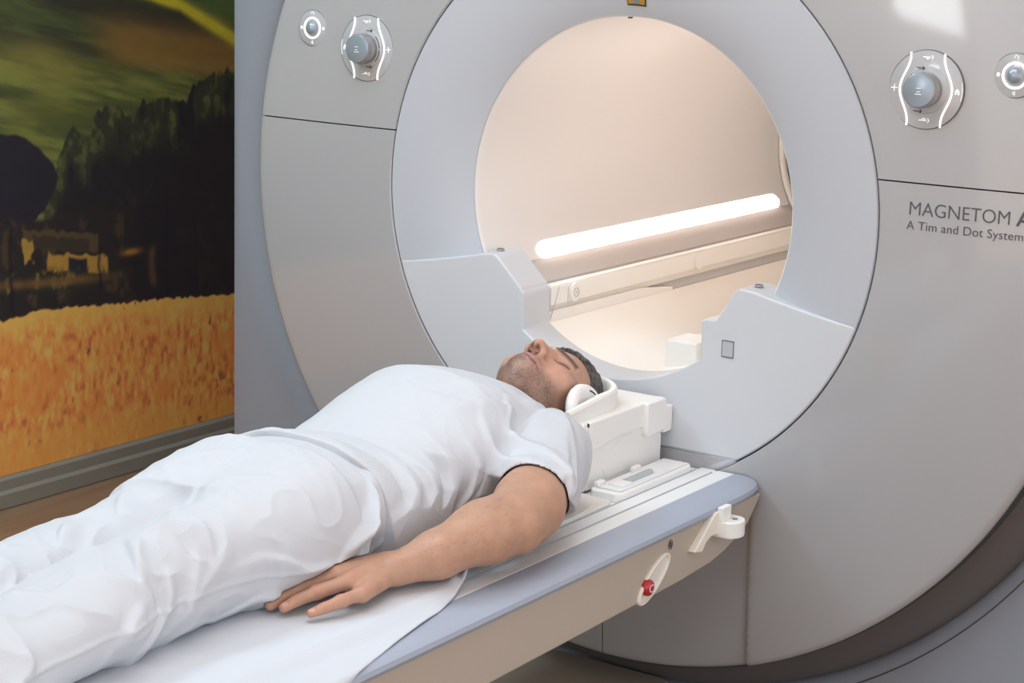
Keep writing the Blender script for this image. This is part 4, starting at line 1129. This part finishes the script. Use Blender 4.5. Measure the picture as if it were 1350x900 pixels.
# ---- clothes
def ridge(x): return np.clip(1-np.abs(x)*2.2, 0, 1)**2
def shirt_sdf(p):
    x, y, z = p[:, 0], p[:, 1], p[:, 2]
    tops = [(-.365, .085, -.282), (-.39, .110, -.270), (-.42, .150, -.258), (-.46, .170, -.245), (-.52, .172, -.226), (-.58, .172, -.214), (-.65, .172, -.235), (-.72, .168, -.261), (-.80, .165, -.286), (-.845, .165, -.283), (-.885, .168, -.266), (-.92, .170, -.259), (-.98, .172, -.262)]
    secs = [(yy, 0, (tp-.462)/2, aa, (tp+.462)/2) for yy, aa, tp in tops]
    d = loft(p, secs, 2.15)
    d = smin(d, cone(p, (.155, -.452, -.366), (.238, -.600, -.384), .078, .0665), .035)
    d = smin(d, cone(p, (-.145, -.452, -.366), (-.180, -.600, -.396), .076, .058), .035)
    d = smin(d, ell(p, (.150, -.84, -.415), (.040, .10, .045)), .03)
    # folds
    w = 0.0016*fbm(x*20, y*20, z*20, o=3, s=1)
    # side folds running up the flank
    side = sstep(.05, .12, x)
    for (a, b, amp, wd) in (((-.560, -.26), (-.640, -.40), .0050, .010), ((-.600, -.25), (-.700, -.42), .0060, .012), ((-.660, -.28), (-.735, -.44), .0045, .010),
                            ((-.700, -.24), (-.790, -.43), .0060, .014), ((-.775, -.28), (-.830, -.44), .0050, .012), ((-.810, -.30), (-.895, -.40), .0070, .013), ((-.520, -.25), (-.600, -.31), .0045, .009), ((-.74, -.30), (-.77, -.36), -.006, .014), ((-.855, -.33), (-.875, -.43), -.006, .013)):
        w = w+side*amp*1.35*fold(y+.012*np.sin(z*40), z, a, b, wd)
    # top folds radiating from the armpit over the chest
    topm = sstep(-.30, -.26, z)
    for (a, b, amp, wd) in (((.15, -.50), (.06, -.60), .0040, .009), ((.16, -.52), (.09, -.68), .0045, .010), ((.12, -.47), (.02, -.50), .003, .010), ((.14, -.62), (.02, -.66), .002, .014),
                            ((.12, -.90), (-.10, -.86), .003, .012), ((.14, -.86), (.02, -.80), .003, .012), ((-.02, -.91), (-.13, -.88), .003, .009)):
        w = w+topm*amp*1.2*fold(x, y, a, b, wd)
    # shoulder creases above the sleeve
    for (a, b, amp, wd) in (((-.43, -.285), (-.62, -.345), .0035, .007), ((-.46, -.30), (-.60, -.37), .0030, .007), ((-.41, -.33), (-.49, -.44), .003, .010)):
        ds, t = seg2(y, z, a, b); w = w+sstep(.14, .19, x)*amp*np.exp(-(ds/wd)**2)
    # sleeve-body seam valley
    ds, t = seg2(x, y, (.135, -.40), (.175, -.62)); w = w-0.006*np.exp(-(ds/.009)**2)*sstep(-.34, -.28, z)
    d = d-w
    # hem, uneven
    hem = -.920+0.25*np.clip(x-.06, 0, 1)+0.010*noise(x*16, z*16, s=7)-0.12*np.clip(-.30-z, 0, 1)*0
    cutd = hem-y
    inner = d+0.0045
    shell_hem = smax(d, cutd*0.95, .003)
    # sleeve opening
    pr = p-np.array([.235, -.602, -.388], F32); no = np.array([0, -.603, -.797], F32)
    pl = pr@no+0.004*noise(x*40, y*20, s=3)
    outd = np.where(x > .175, pl, -1)
    pl2 = (p-np.array([-.185, -.60, -.39], F32))@no
    outd = np.where(x < -.17, pl2, outd)
    # the sleeve must not cut the torso
    tor = d
    k = np.where((outd > -0.03) & (np.abs(x) > .17), 1, 0)
    d2 = np.maximum(shell_hem, np.where(np.abs(x) > .178, outd*0.9, -1))
    # hollow for the bare arm near the opening
    ai = np.minimum(arm(p, *ARM_R), arm(p, *ARM_L))
    d2 = np.where((np.abs(x) > .16), np.maximum(d2, np.where(outd > -.035, -(ai-0.003), -1)), d2)
    # neck opening
    q = head_local(p)
    nk = cone(q, (0, -.02, .045), (0, -.140, .010), .050, .050)*HS
    d2 = smax(d2, -(nk), .003)
    return smax(d2, (-.4570-z), .004)
V, Q = sdf_mesh(shirt_sdf, (-.30, -.99, -.475), (.32, -.345, -.18), 0.0023)
V = cluster(V, Q, 1)
mesh_np('t_shirt', V, Q, 'shirt', P)

def trouser_sdf(p):
    x, y, z = p[:, 0], p[:, 1], p[:, 2]
    def TP(l): return [(yy, cc, (tp-.462)/2, aa, (tp+.462)/2) for yy, cc, aa, tp in l]
    d = loft(p, TP([(-.860, 0, .150, -.30), (-.90, 0, .160, -.272), (-.98, 0, .166, -.265), (-1.06, -.003, .166, -.279), (-1.13, -.006, .158, -.300)]), 2.2)
    near_ = loft(p, TP([(-.99, .072, .092, -.275), (-1.12, .064, .088, -.290), (-1.25, .060, .082, -.306), (-1.36, .060, .078, -.325), (-1.40, .066, .086, -.328), (-1.50, .072, .086, -.345), (-1.70, .085, .080, -.365), (-1.90, .098, .074, -.385), (-1.98, .10, .072, -.39)]), 2.1)
    far_ = loft(p, TP([(-.99, -.082, .090, -.278), (-1.06, -.084, .090, -.294), (-1.15, -.087, .088, -.317), (-1.25, -.090, .085, -.334), (-1.38, -.090, .080, -.338), (-1.48, -.095, .078, -.340), (-1.70, -.10, .074, -.355), (-1.90, -.108, .070, -.38), (-1.98, -.11, .068, -.385)]), 2.1)
    d = smin(d, smin(near_, far_, .02), .04)
    n1 = noise(x*9+y*4, y*11, z*9, s=1); n2 = noise(x*15-y*9, y*16+x*10, z*16, s=2)
    w = 0.006*ridge(n1)+0.0045*ridge(n2)+0.0015*fbm(x*20, y*20, z*20, o=3, s=5)
    w = w*sstep(-.87, -1.0, y)*(0.45+0.55*sstep(-1.15, -1.35, y))
    near = sstep(.0, .06, x)
    for (a, b, amp, wd) in (((-.90, -.30), (-1.03, -.41), .013, .010), ((-.93, -.36), (-1.00, -.44), .007, .010), ((-1.0, -.43), (-1.30, -.44), .004, .010), ((-1.03, -.40), (-1.22, -.36), .005, .012), ((-.89, -.40), (-.97, -.455), .006, .012),
                            ((-1.26, -.33), (-1.33, -.43), .008, .014), ((-1.32, -.33), (-1.40, -.45), .009, .013), ((-1.20, -.31), (-1.30, -.40), .006, .012), ((-1.38, -.36), (-1.46, -.42), .007, .014)):
        w = w+near*amp*1.25*fold(y, z+.008*np.sin(y*45), a, b, wd)
    for (a, b, amp, wd) in (((-.02, -1.02), (-.10, -1.12), .007, .012), ((.0, -1.05), (.02, -1.30), -.004, .02), ((-.13, -1.16), (-.04, -1.24), .006, .014), ((.13, -1.22), (.03, -1.32), .007, .014), ((-.12, -1.28), (-.03, -1.36), .007, .013), ((.08, -1.08), (-.02, -1.16), .004, .014), ((.05, -1.32), (.14, -1.38), .007, .012), ((.02, -.98), (.12, -1.02), .003, .012)):
        w = w+sstep(-.38, -.33, z)*amp*1.5*fold(x+.006*np.sin(y*50), y, a, b, wd)
    w = w+near*0.0022*np.exp(-((z-np.interp(y, [-1.9, -1.5, -1.3, -1.05, -.95], [-.405, -.395, -.385, -.400, -.410]))/.0035)**2)*sstep(-.98, -1.04, y)
    # waistband edge
    w = w+0.0025*np.exp(-((y+.900)/.006)**2)-0.0015*np.exp(-((y+.912)/.004)**2)
    d = d-w
    # side flap resting over the fingers
    # do not swallow the hand
    h = hand_sdf(p, 1) if p[:, 1].min() < -.85 and p[:, 1].max() > -1.25 else np.full(len(p), 1., F32)
    d = smax(d, -(h-0.0015), .003)
    hem = (-1.955)-y
    d = np.maximum(d, hem)
    return smax(d, (-.4570-z), .003)
V, Q = sdf_mesh(trouser_sdf, (-.28, -2.0, -.475), (.28, -.84, -.24), 0.0025)
V = cluster(V, Q, 1)
mesh_np('trousers', V, Q, 'trouser', P)

# ------------------------------------------------------------------ ear pad
E_ = thing('ear_pad', 'round white ear pad held against the right ear', 'ear pad', (.094, -.245, -.345))
def epart(name, bm, m, **k): return part(name, bm, m, parent=E_, **k)
bm = bmesh.new()
prof = [(0.0001, 0.001), (0.034, 0.001), (0.036, 0.003), (0.046, 0.003), (0.051, 0.0), (0.053, -0.008), (0.050, -0.015), (0.0001, -0.016)]
b = revolve(prof, 48)
Rm = Matrix.Rotation(math.radians(-18), 4, 'Y')
for v in b.verts:
    w = Vector((-v.co.y*0+(v.co.y+0.012), v.co.x*1.0, v.co.z)); w = Rm@Vector((w.x, w.y, w.z)); v.co = Vector((.097, -.243, -.343))+w
epart('pad_cup', b, 'plastic', smooth=True)
bm = bmesh.new(); tube(bm, [Vector((.097, -.243, -.343))+Rm@Vector((.0155, 0.040*math.cos(t), 0.040*math.sin(t))) for t in [0.75+0.06*i for i in range(8)]], 0.0016, 6); epart('pad_slot', bm, 'mark')
bm = bmesh.new(); tube(bm, [Vector((.088, -.243, -.343))+Vector((0, 0.034*math.cos(t)-0.004, 0.034*math.sin(t)-0.004)) for t in [2*PI*i/32 for i in range(33)]], 0.006, 8, cap=False); epart('pad_cushion', bm, 'gap', smooth=True)

# ------------------------------------------------------------------ sheet on the table
def sheet():
    ys = np.linspace(-2.45, -0.60, 260); us = np.linspace(-1, 1, 150); V = []
    Y, U_ = np.meshgrid(ys, us, indexing='ij')
    xe = np.interp(Y, [-2.45, -1.5, -1.24, -1.08, -.95, -.887, -.80, -.73, -.60], [.365, .366, .358, .325, .300, .285, .255, .232, .215])
    X = U_*xe
    ax = np.abs(X)
    Z = np.full(X.shape, -.4555)
    Z -= 0.0145*sstep(.262, .30, ax)                     # down from the pad to the table edge
    Z -= 0.0025*sstep(.30, .345, ax)
    Z -= 0.030*sstep(.345, .366, ax)
    n = fbm(X*7, Y*7, o=3, s=3); Z += 0.0015*n*sstep(.0, .2, ax)*sstep(.30, .26, ax)
    e = np.exp(-((xe-ax)/.012)**2); Z += 0.004*e*(0.5+0.5*noise(Y*14, X*0, s=5))*(ax < .34)
    Z = np.maximum(Z, np.where(ax < .322, -.4705, np.where(ax < .342, -.4705-(ax-.322)*.12, -9)))
    for (a, b, amp, wd) in (((.20, -.735), (.265, -.83), .010, .008), ((.235, -.725), (.262, -.80), .008, .006), ((.20, -.78), (.26, -.86), .005, .008)):
        ds, t = seg2(X, Y, a, b); Z += amp*np.exp(-(ds/wd)**2)*(ax < .31)
    V = np.stack([X, Y, Z], -1).reshape(-1, 3); ny, nx = X.shape; idx = np.arange(ny*nx).reshape(ny, nx)
    Q = np.stack([idx[:-1, :-1], idx[:-1, 1:], idx[1:, 1:], idx[1:, :-1]], -1).reshape(-1, 4)
    o = mesh_np('bed_sheet', V.astype(F32), Q, 'sheet'); md = o.modifiers.new('solid', 'SOLIDIFY'); md.thickness = 0.0016; md.offset = -1
    tag(o, 'white sheet draped over the patient table beneath the man', 'sheet')
    # foam pad under the sheet
    bm = bmesh.new(); prism(bm, [(-.262, -2.4), (.262, -2.4), (.262, -.96), (.225, -.78), (-.225, -.78), (-.262, -.96)], -.4765, -.4585, 'z')
    tpart('mattress', bm, 'top', bevel=0.004)
sheet()

# ------------------------------------------------------------------ lights of the room
def area(name, loc, size, power, color, rot=(0, 0, 0), sy=None):
    l = bpy.data.lights.new(name, 'AREA'); l.energy = power; l.color = color; l.shape = 'RECTANGLE'; l.size = size; l.size_y = sy or size
    o = bpy.data.objects.new(name, l); COL.objects.link(o); o.location = loc; o.rotation_euler = rot; return o
def ceiling_lamp(x, y, w, d, power, color, label):
    t = thing('ceiling_light', label, 'ceiling light', (x, y, CZ))
    bm = bmesh.new(); box(bm, x-w/2-0.02, x+w/2+0.02, y-d/2-0.02, y+d/2+0.02, CZ-0.02, CZ); part('lamp_frame', bm, 'plastic', parent=t)
    bm = bmesh.new(); box(bm, x-w/2, x+w/2, y-d/2, y+d/2, CZ-0.024, CZ-0.018); part('diffuser', bm, 'lamp', parent=t)
    l = area('lamp', (x, y, CZ-0.03), w, power, color, sy=d); l.parent = t; l.location = (0, 0, -0.03)
ceiling_lamp(0.10, -0.95, 1.8, 1.1, 8, (0.80, 0.90, 1.0), 'largest ceiling light panel directly above the patient table')
ceiling_lamp(-1.3, -1.5, 0.6, 1.2, 27, (0.60, 0.81, 1.0), 'narrow ceiling light panel near the mural wall')
ceiling_lamp(1.6, -3.0, 1.2, 0.6, 8, (0.88, 0.94, 1.0), 'ceiling light panel above the camera side of the room')

w = bpy.data.worlds.new('world'); scene.world = w; w.use_nodes = True
nt = w.node_tree; bg = nt.nodes['Background']
tc = nt.nodes.new('ShaderNodeTexCoord'); sx_ = nt.nodes.new('ShaderNodeSeparateXYZ'); cr = nt.nodes.new('ShaderNodeValToRGB')
mr = nt.nodes.new('ShaderNodeMapRange'); mr.inputs[1].default_value = -0.5; mr.inputs[2].default_value = 0.5
cr.color_ramp.elements[0].color = (1.45, 1.06, 0.76, 1); cr.color_ramp.elements[0].position = 0.3
cr.color_ramp.elements[1].color = (0.80, 0.90, 1.03, 1); cr.color_ramp.elements[1].position = 0.60
nt.links.new(tc.outputs['Generated'], sx_.inputs[0]); nt.links.new(sx_.outputs['Z'], mr.inputs[0]); nt.links.new(mr.outputs[0], cr.inputs['Fac']); nt.links.new(cr.outputs[0], bg.inputs['Color'])
bg.inputs['Strength'].default_value = 1.45

vs = scene.view_settings
vs.view_transform = 'Standard'; vs.look = 'None'; vs.gamma = 1; vs.use_curve_mapping = False; vs.exposure = 0.0
try:
    scene.cycles.use_denoising = True
    scene.cycles.max_bounces = 8; scene.cycles.diffuse_bounces = 5
    scene.cycles.sample_clamp_indirect = 6
except Exception: pass
